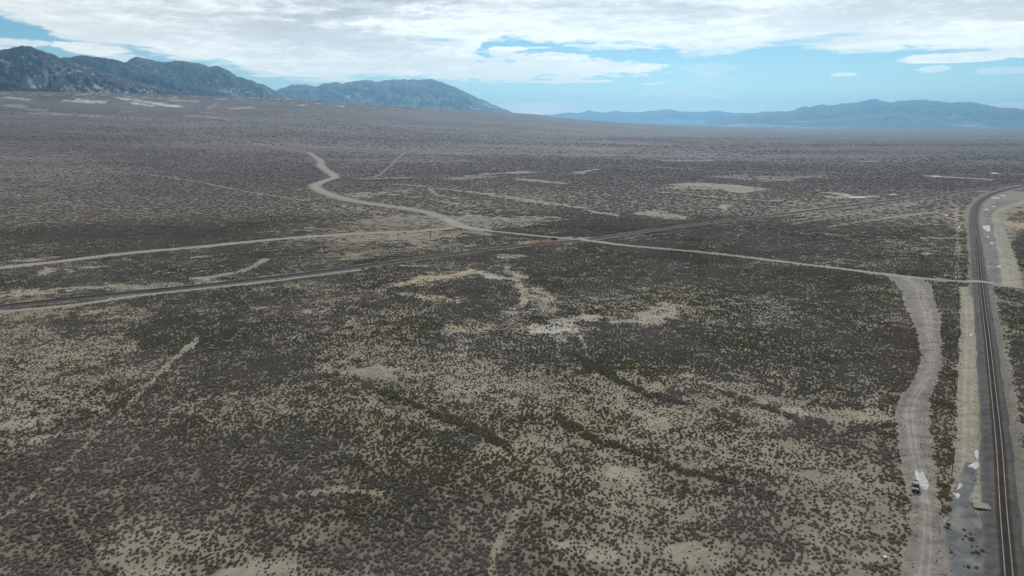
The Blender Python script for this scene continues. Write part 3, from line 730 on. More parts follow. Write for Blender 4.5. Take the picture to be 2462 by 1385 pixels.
link('side_road', path_sheet('side_road', 'side_road', ro, rz, rc, MS_ROAD, .6, 14), kind='structure')
def band_sheet(name, L, Rr, colf, mtl, nk=24, n_=160, seed=0, ragged=6, zk=.7):
    L = sorted(L, key=lambda p: p[1]); Rr = sorted(Rr, key=lambda p: p[1])
    ys = np.linspace(max(L[0][1], Rr[0][1]), min(L[-1][1], Rr[-1][1]), n_)
    def ip(pl):
        v = np.interp(ys, [p[1] for p in pl], [p[0] for p in pl])
        return np.convolve(np.pad(v, 4, 'edge'), np.ones(9)/9, 'valid')
    xl = ip(L)+(fbm(ys, ys*0, 16, 4, seed)-.5)*2*ragged
    xr = ip(Rr)+(fbm(ys, ys*0+50, 16, 4, seed+1)-.5)*2*ragged
    V = []; Cc = []
    for i, yy in enumerate(ys):
        for j in range(nk):
            u = j/(nk-1)
            a, b, c = ray(xl[i]+(xr[i]-xl[i])*u, yy)
            t = -CAM_H/c
            X_, Y_ = a*t, b*t
            V.append((X_, Y_, .012+lift(X_, Y_, zk)-(.045 if j in (0, nk-1) else 0)))
            Cc.append(colf(u, yy))
    V = np.array(V); Cc = np.array(Cc)
    nz = fbm(V[:, 0], V[:, 1], 11, 4, seed+4, .6)[:, None]; nz2 = fbm(V[:, 0], V[:, 1], 5, 3, seed+8, .6)[:, None]; nz3 = fbm(V[:, 0]*.6, V[:, 1]*1.6, 4.5, 4, seed+12, .65)[:, None]
    ed = np.abs(np.tile(np.linspace(-1, 1, nk), n_))[:, None]
    edge = sstep(.72, 1.05, ed+(nz-.5)*.5)
    Cc = lerp(Cc, np.array([.262, .245, .202]), edge*.85); Cc = lerp(Cc, Cc*.72, sstep(.5, .7, nz3)*.8)
    Cc = lerp(Cc, np.array([.30, .285, .24]), sstep(.56, .70, nz2)*.5)
    Cc *= (.85+.3*nz)
    me = grid_mesh(name, V, n_, nk, Cc, mtl)
    if me.polygons[0].normal.z < 0: me.flip_normals()
    return me
def lane_col(u, y):
    # two pale wheel ruts wander within the lane
    c = np.interp(y, [660,700,750,800,850,900,950,1000,1060,1120,1200,1280,1385,1520], [.62,.62,.62,.55,.58,.52,.44,.40,.42,.50,.52,.50,.46,.44])
    w = .04
    base = np.array([.262, .246, .222])
    rut = max(math.exp(-((u-c+.075)/w)**2*2), math.exp(-((u-c-.085)/w)**2*2))
    return base*(1+.34*rut)*(1-.10*(abs(u-c) > .2))
link('gravel_lane', band_sheet('gravel_lane', LANE_L, LANE_R, lane_col, MS_GRAVEL, 48, 340, 3, 6), kind='structure')
def strip_col(u, y):
    g = max(math.exp(-((u-.40)/.07)**2), math.exp(-((u-.72)/.07)**2))
    return np.array([.31, .295, .235])*(1+.22*g)
link('service_track', band_sheet('service_track', STRIP_L, STRIP_R, strip_col, MS_ROAD, 24, 200, 7, 4, .55), kind='structure')
def far_col(u, y):
    return np.array([.20, .20, .21]) if u < np.interp(y, [470,600,690], [.6,.42,.35]) else np.array([.335, .32, .265])
link('gravel_strip', band_sheet('gravel_strip', FAR_L, FAR_R, far_col, MS_GRAVEL, 30, 160, 11, 4, .9), kind='structure')
# the blue grey gravel yard
def yard_col(u, y): return np.array([.150, .165, .175])
link('gravel_yard', band_sheet('gravel_yard', YARD_L, YARD_R, yard_col, MS_GRAVEL, 26, 160, 17, 6, .9), kind='structure')

# ------------------------------------------------------------------ railway tracks
M_RAIL = simple('worn_rail_steel', (.19, .17, .155), .6, .3, .5, .4, .4)
M_RAILD = simple('dull_rail_steel', (.10, .085, .075), .6, .2, .5, .3, .4)
M_TIE = simple('creosoted_timber', (.050, .042, .036), .9, .35, 1.5)
def offset_line(key, off, step_keep=1, rr=(0, 1e9)):
    Pp = WP[key]; r = np.hypot(Pp[:, 0], Pp[:, 1]); Pp = Pp[(r >= rr[0]) & (r <= rr[1])]
    t = np.gradient(Pp[:, :2], axis=0); t /= np.linalg.norm(t, axis=1)[:, None]+1e-9
    nrm = np.stack([t[:, 1], -t[:, 0]], 1)
    return Pp[:, :2]+nrm*off, t
def rail_mesh(name, key, off, z0, mtl, w=.07, h=.15):
    L, t = offset_line(key, off)
    nrm = np.stack([t[:, 1], -t[:, 0]], 1)
    prof = [(-w*1.6, 0), (-w*1.6, .025), (-w*.3, .04), (-w*.3, h-.05), (-w, h-.04), (-w, h), (w, h), (w, h-.04), (w*.3, h-.05), (w*.3, .04), (w*1.6, .025), (w*1.6, 0)]
    V = np.zeros((len(L), len(prof), 3))
    zb = base_height(L[:, 0], L[:, 1])+lift(L[:, 0], L[:, 1])
    for j, (a, b) in enumerate(prof):
        V[:, j, :2] = L+nrm*a; V[:, j, 2] = zb+z0+b
    me = grid_mesh(name, V.reshape(-1, 3), len(L), len(prof), None, mtl, closed=True)
    me.polygons.foreach_set('use_smooth', np.zeros(len(me.polygons), bool))
    return me
def track(key, label, lz, offs, zs, cols, rail_m, sleepers, ragged=.8):
    e = bpy.data.objects.new('railway_track', None); C.objects.link(e)
    p0 = WP[key][0]; e.location = (0, 0, 0)
    e['label'] = label; e['category'] = 'railway'
    link('ballast', path_sheet('ballast', key, offs, zs, cols, MS_BALLAST, ragged, 21, scalew=False), e)
    for s_ in (-.76, .76):
        link('rail', rail_mesh('rail', key, s_, lz, rail_m), e)
    if sleepers:
        L, t = offset_line(key, 0)
        seg = np.hypot(*np.diff(L, axis=0).T); cum = np.concatenate([[0], np.cumsum(seg)])
        ss = np.arange(0, cum[-1], .62)
        X_ = np.interp(ss, cum, L[:, 0]); Y_ = np.interp(ss, cum, L[:, 1]); tx = np.interp(ss, cum, t[:, 0]); ty = np.interp(ss, cum, t[:, 1])
        r = np.hypot(X_, Y_); ppx, ppy = project(X_, Y_, X_*0)
        vis = (ppy < 1400) & (r < 800)
        idx = np.where(vis)[0]; order = idx[np.argsort(r[idx])]
        near, rest = order[:100], order[100:]
        bm = bmesh.new(); bmesh.ops.create_cube(bm, size=1); bmesh.ops.scale(bm, vec=(2.6, .23, .16), verts=bm.verts)
        bmesh.ops.bevel(bm, geom=bm.edges[:], offset=.015, segments=1, affect='EDGES')
        sm = bpy.data.meshes.new('sleeper'); bm.to_mesh(sm); bm.free(); sm.materials.append(M_TIE)
        for i in near:
            o = link('sleeper', sm, e); o.location = (X_[i], Y_[i], lz-.075+.03+r[i]*6e-5)
            o.rotation_euler = (0, 0, math.atan2(ty[i], tx[i])-math.pi/2+rng.normal()*.01)
        V = []; Fc = []
        for i in rest:
            c_, s_ = tx[i], ty[i]; b0 = len(V)
            z1 = lz+.005+.03+r[i]*6e-5
            for (u, v, w_) in ((-1.3, -.12, 0), (1.3, -.12, 0), (1.3, .12, 0), (-1.3, .12, 0), (-1.3, -.12, -.15), (1.3, -.12, -.15), (1.3, .12, -.15), (-1.3, .12, -.15)):
                V.append((X_[i]+s_*u+c_*v, Y_[i]-c_*u+s_*v, z1+w_))
            Fc += [(b0, b0+3, b0+2, b0+1), (b0, b0+1, b0+5, b0+4), (b0+1, b0+2, b0+6, b0+5), (b0+2, b0+3, b0+7, b0+6), (b0+3, b0, b0+4, b0+7)]
        link('distant_sleepers', raw_mesh('distant_sleepers', np.array(V), Fc, None, M_TIE, False), e, kind='stuff')
    return e
sl1 = (.086, .087, .090); sl2 = (.100, .096, .094); dk = (.048, .041, .036); pal_ = (.15, .145, .13)
track('rail_near', 'railway track on a dark gravel bed curving away at the right side', .62,
      [-5.2, -4.0, -3.0, -2.0, -1.5, -.7, 0, .7, 1.5, 2.0, 2.8, 3.7], [-.05, .12, .35, .60, .60, .57, .57, .57, .60, .60, .35, -.05],
      [pal_, sl1, sl1, sl2, dk, dk, dk, dk, dk, sl2, sl2, sl2], M_RAIL, True)
dk2 = (.036, .032, .030); sg = (.088, .084, .084); lt = (.25, .238, .205)
track('rail_far', 'straight dark railway track crossing the plain diagonally from the left edge', .75,
      [-6.6, -4.2, -2.4, -1.5, -.7, .7, 1.5, 2.4, 4.2, 6.0], [-.05, .05, .70, .72, .70, .70, .72, .70, .05, -.05],
      [lt, lt, sg, dk2, dk2, dk2, dk2, sg, sg, lt], M_RAILD, False, 1.0)
# timber crossing panels where the dirt roads meet the rails
def box_bm(bm, cx, cy, cz, sx, sy, sz, rot=None, bev=0.0):
    g = bmesh.ops.create_cube(bm, size=1)['verts']
    bmesh.ops.scale(bm, vec=(sx, sy, sz), verts=g)
    if rot: bmesh.ops.rotate(bm, cent=(0, 0, 0), matrix=rot, verts=g)
    bmesh.ops.translate(bm, vec=(cx, cy, cz), verts=g)
    if bev:
        ed = list({e for v in g for e in v.link_edges})
        bmesh.ops.bevel(bm, geom=ed, offset=bev, segments=2, affect='EDGES', profile=.6)
def cyl_bm(bm, p0, p1, r0, r1, seg=10):
    p0 = Vector(p0); p1 = Vector(p1); d = p1-p0
    g = bmesh.ops.create_cone(bm, cap_ends=True, segments=seg, radius1=r0, radius2=r1, depth=d.length)['verts']
    bmesh.ops.rotate(bm, cent=(0, 0, 0), matrix=d.to_track_quat('Z', 'Y').to_matrix(), verts=g)
    bmesh.ops.translate(bm, vec=(p0+p1)/2, verts=g)
def bobj(name, bm, mtl, parent=None, smooth=False, **props):
    me = bpy.data.meshes.new(name); bm.to_mesh(me); bm.free(); me.materials.append(mtl)
    if smooth:
        for p in me.polygons: p.use_smooth = True
    return link(name, me, parent, **props)
def empty(name, loc, rz, label, cat, group=None):
    e = bpy.data.objects.new(name, None); C.objects.link(e); e.location = loc; e.rotation_euler = (0, 0, rz)
    e['label'] = label; e['category'] = cat
    if group: e['group'] = group
    return e
def copy_thing(root, loc, rz, label=None, scale=None):
    r_ = root.copy(); C.objects.link(r_); r_.location = loc; r_.rotation_euler = (0, 0, rz)
    if label: r_['label'] = label
    if scale: r_.scale = scale
    for ch in list(root.children):
        c_ = ch.copy(); C.objects.link(c_); c_.parent = r_
        for g in ch.children:
            d_ = g.copy(); C.objects.link(d_); d_.parent = c_
    return r_
M_WOOD = simple('weathered_planks', (.33, .305, .27), .85, .3, 2.5, bump=.3)
M_WOODD = simple('old_dark_timber', (.11, .085, .065), .9, .35, 2.0)
M_POLE = simple('tarred_pole_wood', (.125, .075, .052), .9, .3, 1.2)
M_POLEG = simple('grey_pole_wood', (.12, .10, .085), .9, .3, 1.2)
M_WHITE = simple('white_paint', (.78, .78, .76), .5, .06, 1.0)
M_CONC = simple('pale_concrete', (.42, .41, .37), .9, .2, 1.0)
def crossing(px, py, key, label):
    x, y = at(px, py)
    Pp = WP[key]; i = int(np.argmin(np.hypot(Pp[:, 0]-x, Pp[:, 1]-y)))
    x, y = Pp[i, 0], Pp[i, 1]
    t = Pp[min(i+1, len(Pp)-1), :2]-Pp[i-1, :2]; rz = math.atan2(t[1], t[0])-math.pi/2
    e = empty('level_crossing', (x, y, float(base_height(x, y))+lift(x, y)), rz, label, 'crossing')
    zt = .79 if key == 'rail_near' else .92
    for nm, cx, sx in (('centre_panel', 0, 1.25), ('side_panel', -1.35, .9), ('side_panel', 1.35, .9)):
        bm = bmesh.new(); box_bm(bm, cx, 0, zt-.05, sx, 7.0, .12, bev=.02); bobj(nm, bm, M_WOOD, e)
    for s_ in (-1, 1):                                     # earth ramps
        bm = bmesh.new()
        vs = [bm.verts.new(v) for v in ((s_*1.8, -3.6, zt-.02), (s_*1.8, 3.6, zt-.02), (s_*9, 4.2, -.02), (s_*9, -4.2, -.02), (s_*1.8, -4.6, .1), (s_*1.8, 4.6, .1))]
        for f_ in ((0, 1, 2, 3), (0, 3, 4), (1, 5, 2)): bm.faces.new([vs[k] for k in f_])
        bmesh.ops.recalc_face_normals(bm, faces=bm.faces)
        bobj('earth_ramp', bm, M_RAMP, e)
    return e
M_RAMP = simple('ramp_earth', (.33, .315, .265), .95, .2, 1.5)
crossing(2358, 680, 'rail_near', 'timber level crossing over the right-hand railway track')
crossing(1400, 578, 'rail_far', 'level crossing where the dirt road meets the diagonal track')

# ------------------------------------------------------------------ poles
def make_pole(mtl, name, label, group, h=8.8):
    e = empty(name, (0, 0, 0), 0, label, 'utility pole', group)
    bm = bmesh.new(); cyl_bm(bm, (0, 0, -.3), (0, 0, h), .17, .10, 10); bobj('pole', bm, mtl, e)
    bm = bmesh.new(); box_bm(bm, 0, .14, h-.45, 2.5, .11, .13, bev=.01); arm = bobj('crossarm', bm, mtl, e)
    for k in (-1.1, -.6, .6, 1.1):
        bm = bmesh.new(); cyl_bm(bm, (k, .14, h-.385), (k, .14, h-.18), .035, .055, 8); bobj('insulator', bm, M_GLASSI, arm)
    return e
M_GLASSI = simple('insulator_glass', (.10, .22, .20), .15, .1, 3, spec=.6)
pole_r = [(2288, 1144), (2297, 953), (2302, 826), (2302, 745), (2299, 684), (2297, 638), (2295, 602), (2293, 572)]
ord_ = ['nearest', 'second nearest', 'third nearest', 'fourth nearest', 'fifth nearest', 'sixth nearest', 'second farthest', 'farthest']
base_p = make_pole(M_POLE, 'utility_pole', 'x', 'reddish poles along the service track')
for i, (px, py) in enumerate(pole_r):
    x, y = at(px, py); lab = f'reddish wooden utility pole, {ord_[i]} of the line beside the service track'
    loc = (x, y, float(base_height(x, y)))
    if i == 0: o = base_p; o.location = loc; o['label'] = lab
    else: o = copy_thing(base_p, loc, 0, lab)
    o.rotation_euler = (0, 0, R(8)+rng.normal()*.05)
pole_l = [(466, 628), (517, 638), (780, 607), (958, 586), (1035, 579), (1274, 558)]
labs = ['leftmost thin wooden pole above the brush north of the diagonal railway', 'thin wooden pole just right of the leftmost pole by the railway', 'thin reddish wooden pole standing on the grassland left of the orange strips',
        'thin wooden pole standing below the leftmost orange heap', 'tall thin wooden pole directly in front of the orange strips', 'thin wooden pole alone in the brush beyond the road junction']
base_q = make_pole(M_POLEG, 'utility_pole', 'x', 'thin poles north of the diagonal railway', 8.6)
for i, (px, py) in enumerate(pole_l):
    x, y = at(px, py); loc = (x, y, float(base_height(x, y)))
    if i == 0: o = base_q; o.location = loc; o['label'] = labs[i]
    else: o = copy_thing(base_q, loc, 0, labs[i])
    o.rotation_euler = (0, 0, R(50)+rng.normal()*.05)

# ------------------------------------------------------------------ jeep-like car on the lane
M_PAINT = simple('dark_green_paint', (.035, .060, .062), .28, .06, 1.0, .35, .6)
M_ROOF = simple('roof_paint_sky_sheen', (.33, .36, .38), .35, .05, 1.0, .1, .5)  # dark car's roof, lightened in colour to carry the reflected sky
M_HOOD = simple('hood_paint_sky_sheen', (.20, .22, .24), .35, .08, 1.0, .2, .5)  # sky reflected in the hood, put into its base colour
M_BLACK = simple('black_trim', (.012, .012, .014), .5, .1, 2.0)
M_RUB = simple('tyre_rubber', (.018, .018, .018), .85, .2, 4.0)
M_RIM = simple('alloy_rim', (.45, .46, .47), .35, .1, 2.0, .8)
M_LAMP = simple('lamp_lens', (.65, .68, .70), .12, .05, 3.0, .3, .6)
M_RED = simple('red_lens', (.35, .02, .02), .2, .1, 3.0)
M_WIN, qw, bw = mat('tinted_glass')
bw.inputs['Base Color'].default_value = (.018, .045, .050, 1); bw.inputs['Roughness'].default_value = .06; bw.inputs['Specular IOR Level'].default_value = .6
cx_, cy_ = at(2201, 1178)
fwd_rz = math.atan2(-cy_, -cx_)+math.pi/2                  # local -Y is the nose, aimed along the lane towards the camera
car = empty('parked_car', (cx_, cy_, .05), fwd_rz+R(2), 'dark green off-road car with sky reflection painted into its roof, parked on the gravel lane', 'car')
def loft(name, st, mtl, parent):
    """st: list of (y, [(x,z)...half section from bottom centre to top centre])"""
    bm = bmesh.new(); rows = []
    for y, hs in st:
        full = [(-a, z) for a, z in hs]+[(a, z) for a, z in reversed(hs)]
        rows.append([bm.verts.new((a, y, z)) for a, z in full])
    for r0, r1 in zip(rows[:-1], rows[1:]):
        for k in range(len(r0)):
            bm.faces.new((r0[k], r0[(k+1) % len(r0)], r1[(k+1) % len(r1)], r1[k]))
    bm.faces.new(rows[0][::-1]); bm.faces.new(rows[-1])
    bmesh.ops.recalc_face_normals(bm, faces=bm.faces)
    bmesh.ops.bevel(bm, geom=[e for e in bm.edges if e.calc_face_angle(0) > .5], offset=.025, segments=2, affect='EDGES')
    return bobj(name, bm, mtl, parent)
def sec(w, zt, zb=.42, sh=.10): return [(w*.96, zb), (w, zb+.18), (w, zt-sh), (w-.09, zt)]
loft('body', [(-2.30, sec(.84, .90, .50)), (-2.22, sec(.90, 1.02)), (-1.2, sec(.93, 1.10)), (-.95, sec(.93, 1.14)), (0, sec(.94, 1.14)), (1.6, sec(.93, 1.14)), (2.2, sec(.90, 1.12)), (2.28, sec(.86, 1.05, .50))], M_PAINT, car)
# cabin
loft('cabin', [(-.98, [(.84, 1.12), (.82, 1.14), (.80, 1.16), (.70, 1.17)]), (-.42, [(.84, 1.12), (.76, 1.5), (.70, 1.70), (.60, 1.74)]), (-.30, [(.84, 1.12), (.76, 1.5), (.69, 1.73), (.60, 1.77)]),
               (1.9, [(.84, 1.12), (.77, 1.5), (.70, 1.74), (.60, 1.78)]), (2.02, [(.82, 1.12), (.75, 1.5), (.68, 1.70), (.58, 1.74)]), (2.2, [(.82, 1.11), (.78, 1.14), (.75, 1.16), (.68, 1.17)])], M_PAINT, car)
bm = bmesh.new(); box_bm(bm, 0, .80, 1.785, 1.18, 2.0, .035, bev=.015); bobj('roof_panel', bm, M_ROOF, car, label='roof panel paled by painted-in sky reflection')
bm = bmesh.new(); box_bm(bm, 0, -1.62, 1.095, 1.50, 1.05, .05, __import__('mathutils').Matrix.Rotation(R(4.5), 3, 'X'), bev=.02); bobj('hood', bm, M_HOOD, car)
def quad_panel(name, cs, mtl, parent, th=.02):
    bm = bmesh.new(); vs = [bm.verts.new(c) for c in cs]; f_ = bm.faces.new(vs)
    n_ = f_.normal.copy() if f_.normal.length else None
    bm.normal_update(); nn = f_.normal.copy()
    g = bmesh.ops.extrude_face_region(bm, geom=[f_]); bmesh.ops.translate(bm, vec=nn*th, verts=[v for v in g['geom'] if isinstance(v, bmesh.types.BMVert)])
    bmesh.ops.recalc_face_normals(bm, faces=bm.faces)
    return bobj(name, bm, mtl, parent)
quad_panel('windshield', [(-.76, -.965, 1.20), (.76, -.965, 1.20), (.62, -.45, 1.69), (-.62, -.45, 1.69)], M_WIN, car)
quad_panel('rear_window', [(.70, 2.16, 1.24), (-.70, 2.16, 1.24), (-.60, 2.035, 1.66), (.60, 2.035, 1.66)], M_WIN, car)
for s_ in (-1, 1):
    for (y0, y1, yt0) in ((-.72, .12, -.34), (.22, 1.02, .22), (1.12, 1.88, 1.12)):
        cs = [(s_*.825, y0, 1.20), (s_*.825, y1, 1.20), (s_*.715, y1, 1.66), (s_*.715, yt0, 1.66)]
        quad_panel('side_window', cs if s_ > 0 else cs[::-1], M_WIN, car, .018)
    bm = bmesh.new(); box_bm(bm, s_*1.04, -.78, 1.20, .22, .10, .17, bev=.03); bobj('side_mirror', bm, M_BLACK, car)
    bm = bmesh.new(); box_bm(bm, s_*.74, -2.30, .86, .22, .08, .17, bev=.02); bobj('headlight', bm, M_LAMP, car)
    bm = bmesh.new(); box_bm(bm, s_*.80, 2.29, .95, .14, .05, .28, bev=.01); bobj('tail_light', bm, M_RED, car)
    bm = bmesh.new(); cyl_bm(bm, (s_*.58, -.15, 1.84), (s_*.58, 1.85, 1.84), .02, .02, 8)
    for yy in (-.1, .8, 1.8): cyl_bm(bm, (s_*.58, yy, 1.77), (s_*.58, yy, 1.84), .018, .018, 6)
    bobj('roof_rail', bm, M_BLACK, car)
    for yy in (-1.45, 1.40):
        w_ = bpy.data.objects.new('wheel', None); C.objects.link(w_); w_.parent = car; w_.location = (s_*.83, yy, .39)
        bm = bmesh.new()
        prof = [(.24, -.12), (.36, -.13), (.39, -.09), (.395, 0), (.39, .09), (.36, .13), (.24, .12)]
        rows = []
        for k in range(28):
            a = k/28*2*math.pi; rows.append([bm.verts.new((t_, rr*math.cos(a), rr*math.sin(a))) for rr, t_ in prof])
        for k in range(28):
            r0, r1 = rows[k], rows[(k+1) % 28]
            for j in range(len(prof)): bm.faces.new((r0[j], r0[(j+1) % len(prof)], r1[(j+1) % len(prof)], r1[j]))
        bmesh.ops.recalc_face_normals(bm, faces=bm.faces)
        bobj('tyre', bm, M_RUB, w_, True)
        bm = bmesh.new(); cyl_bm(bm, (-.10, 0, 0), (.10, 0, 0), .235, .235, 20)
        for k in range(5):
            a = k/5*2*math.pi; box_bm(bm, s_*.105, .13*math.cos(a), .13*math.sin(a), .02, .05, .05)
        bobj('rim', bm, M_RIM, w_)
bm = bmesh.new(); box_bm(bm, 0, -2.32, .55, 1.82, .22, .26, bev=.05); bobj('front_bumper', bm, M_BLACK, car)
bm = bmesh.new(); box_bm(bm, 0, 2.32, .58, 1.80, .18, .24, bev=.05); bobj('rear_bumper', bm, M_BLACK, car)
bm = bmesh.new(); box_bm(bm, 0, -2.315, .86, 1.22, .05, .24, bev=.01)
for k in range(5): box_bm(bm, -.44+k*.22, -2.345, .86, .04, .03, .2)
bobj('grille', bm, M_BLACK, car)
bm = bmesh.new(); box_bm(bm, 0, -2.44, .60, .34, .02, .17, bev=.005); bobj('licence_plate', bm, M_WHITE, car)
bm = bmesh.new()
for yy in (-.1, 1.85): cyl_bm(bm, (-.66, yy, 1.90), (.66, yy, 1.90), .03, .03, 8)
box_bm(bm, 0, 1.86, 1.97, 1.30, .06, .12)
bobj('roof_rack', bm, M_BLACK, car)

# ------------------------------------------------------------------ timber platform beside the track
x, y = at(2361, 1226); tz = .08
pf = empty('timber_platform', (x, y, tz), R(-18), 'weathered timber platform of pale planks beside the near railway', 'platform')
for k in range(8):
    bm = bmesh.new(); box_bm(bm, -.05+rng.normal()*.04, .05+k*.44, .42, 3.6-.12*k*.3, .37, .07, bev=.01); o = bobj('plank', bm, M_WOOD, pf)
for yy in (0.0, 1.5, 3.0):
    bm = bmesh.new(); box_bm(bm, 0, yy, .20, 3.5, .16, .34, bev=.01); bobj('bearer', bm, M_WOODD, pf)
bm = bmesh.new(); box_bm(bm, 1.95, 1.5, .47, .24, 3.6, .14, bev=.01); bobj('end_beam', bm, M_WOOD, pf)
for (xx, yy) in ((-2.05, .25), (-2.15, 1.25), (-2.0, 2.2)):
    bm = bmesh.new(); box_bm(bm, xx, yy, .32, .12, .14, .75, bev=.01); bobj('post', bm, M_WOODD if yy == 1.25 else M_WOOD, pf)
x, y = at(2379, 1216)
ps = empty('marker_stub', (x, y, .08), R(5), 'short pale stub with a dark cap between platform and rails', 'post')
bm = bmesh.new(); cyl_bm(bm, (0, 0, -.1), (0, 0, .8), .16, .14, 12); bobj('stub', bm, M_WOOD, ps)
bm = bmesh.new(); cyl_bm(bm, (0, 0, .8), (0, 0, .86), .17, .15, 12); bobj('cap', bm, M_WOODD, ps)

# fence brace of dark posts left of the lane
x0, y0 = at(2141, 1225); x1, y1 = at(2160, 1221)
fb = empty('fence_brace', (x0, y0, 0), math.atan2(y1-y0, x1-x0), 'two leaning dark fence posts joined by a brace rail left of the lane', 'fence')
Lg = math.hypot(x1-x0, y1-y0)
for xx, dz in ((0, .08), (Lg, -.05)):
    bm = bmesh.new(); cyl_bm(bm, (xx, 0, -.2), (xx+dz, 0, 1.35), .11, .085, 9); bobj('post', bm, M_WOODD, fb)
bm = bmesh.new(); cyl_bm(bm, (0, .05, .35), (Lg, .05, 1.0), .05, .05, 8); bobj('brace_rail', bm, M_WOODD, fb)
x, y = at(2139, 1240)
fp = empty('fence_post', (x, y, 0), 0, 'single dark fence post standing in front of the fence brace', 'post')
bm = bmesh.new(); cyl_bm(bm, (0, 0, -.2), (.05, 0, 1.25), .10, .08, 9); bobj('post', bm, M_WOODD, fp)

# ------------------------------------------------------------------ small things by the junction
M_ORANGE = simple('orange_netting', (.62, .085, .045), .7, .35, 1.2)
M_RUST = simple('rusty_earth', (.30, .13, .075), .95, .3, .6)
def lump(name, px, py, L, Wd, Hh, ang_, mtl, label, cat, seed, n_=26, holes=0.0):
    x, y = at(px, py)
    bm = bmesh.new(); rr = np.random.default_rng(seed)
    nu, nv_ = n_, 9; rows = []
    for i in range(nu+1):
        row = []
        for j in range(nv_+1):
            u = i/nu*2-1; v = j/nv_*2-1
            e_ = max(0, 1-abs(u)**3)*max(0, 1-v*v)
            z = Hh*e_**.6*(.45+1.1*float(vnoise(np.array(u*L*.35+seed), np.array(v*2.0+seed), seed)))*(.5+.8*float(vnoise(np.array(u*L*1.3), np.array(v*3.0), seed+2)))
            row.append(bm.verts.new((u*L/2, v*Wd/2*(.7+.5*rr.random()*abs(v)), z-.06*(e_ < .02)+.03)))
        rows.append(row)
    for i in range(nu):
        for j in range(nv_): bm.faces.new((rows[i][j], rows[i+1][j], rows[i+1][j+1], rows[i][j+1]))
    bmesh.ops.recalc_face_normals(bm, faces=bm.faces)
    o = bobj(name, bm, mtl, None, False, label=label, category=cat)
    o.location = (x, y, float(base_height(x, y))); o.rotation_euler = (0, 0, ang_)
    return o
lump('orange_heap', 973, 561, 3.2, 2.6, 1.3, .2, M_ORANGE, 'small bright orange heap, leftmost of the orange pieces by the road', 'heap', 3, 12)
lump('orange_netting', 1007, 559, 11, 3.0, .55, R(38), M_ORANGE, 'long low strip of orange netting in the middle beside the road', 'netting', 5)
lump('orange_netting', 989, 564, 5, 2.0, .15, R(20), M_ORANGE, 'faint flat scrap of orange netting just right of the orange heap', 'netting', 6)
lump('orange_netting', 1086, 553.5, 11.5, 2.2, 1.0, R(30), M_ORANGE, 'dark red row of bundled netting below the road junction', 'netting', 8, 34)
lump('orange_netting', 1037, 558, 3.0, 2.0, .3, R(20), M_ORANGE, 'small scrap of orange netting behind the tall thin pole', 'netting', 9, 10)
lump('dirt_pile', 1300, 580.5, 22, 7, .8, R(50), M_RUST, 'low rust-red dirt pile beside the diagonal railway', 'dirt pile', 10, 30)
M_BROWN = simple('brown_scrub', (.10, .085, .06), .95, .4, 1.5)
lump('brush_pile', 1332, 576, 5, 4, 1.8, R(20), M_BROWN, 'dark brown brush pile at the right end of the rusty dirt', 'brush pile', 12, 14)
def slab(name, px, py, sx, sy, sz, rz, mtl, label, cat):
    x, y = at(px, py); bm = bmesh.new(); box_bm(bm, 0, 0, sz/2, sx, sy, sz, bev=min(.04, sz*.2)); box_bm(bm, sx*.1, 0, sz+.02, sx*.5, sy*.6, .05)
    o = bobj(name, bm, mtl, None, False, label=label, category=cat); o.location = (x, y, float(base_height(x, y))); o.rotation_euler = (0, 0, rz); return o
slab('white_board', 1088, 546.3, 2.5, 1.2, .35, R(20), M_WHITE, 'flat white board lying on the road junction', 'board')
slab('concrete_slab', 1070, 577, 4.5, 2.5, .3, R(10), M_CONC, 'pale concrete slab in the thin grass below the junction', 'slab')
slab('white_container', 893, 427, 4.5, 2.5, 2.2, R(30), M_WHITE, 'small white container left of the pale dunes', 'container')
slab('white_container', 912, 423.5, 5.5, 2.5, 1.3, R(10), M_WHITE, 'low white container where the faint track reaches the dunes', 'container')
slab('white_container', 1116.5, 390.5, 7, 5, 3.5, R(30), M_WHITE, 'lone white container out on the pale flat far plain', 'container')
x, y = at(1367, 574); sg_ = empty('road_sign', (x, y, 0), R(-10), 'small white marker sign beside the diagonal track crossing', 'sign')
bm = bmesh.new(); cyl_bm(bm, (0, 0, -.1), (0, 0, 2.4), .05, .05, 8); bobj('post', bm, M_WHITE, sg_)
bm = bmesh.new(); box_bm(bm, 0, -.07, 2.1, .35, .03, 1.1, bev=.01); bobj('panel', bm, M_WHITE, sg_)
x, y = at(1407, 572); o = copy_thing(sg_, (x, y, 0), R(20), 'small white marker sign right of the diagonal track crossing')
for (px, py, lab) in ((2128, 1342, 'white scrap lying between bushes left of the lane'), (1674, 1117, 'white scrap beside the dark thicket in the middle'), (1692, 1124, 'white scrap on the dark thicket right of its twin'),
                      (1124, 1225, 'tiny white scrap among dark brush at bottom centre'), (1074, 1196, 'small white scrap in the brush left of bottom centre'), (906, 769, 'small white scrap in the brush left of the pale bare ring')):
    x, y = at(px, py); bm = bmesh.new(); rr = random.Random(px)
    box_bm(bm, 0, 0, .3, .9, .6, .28, __import__('mathutils').Matrix.Rotation(rr.random(), 3, 'X'), bev=.08); box_bm(bm, .3, .2, .15, .5, .5, .2, __import__('mathutils').Matrix.Rotation(rr.random(), 3, 'Y'))
    o = bobj('scrap', bm, M_WHITE, None, label=lab, category='scrap'); o.location = (x, y, float(base_height(x, y))); o.rotation_euler[2] = rr.random()*3

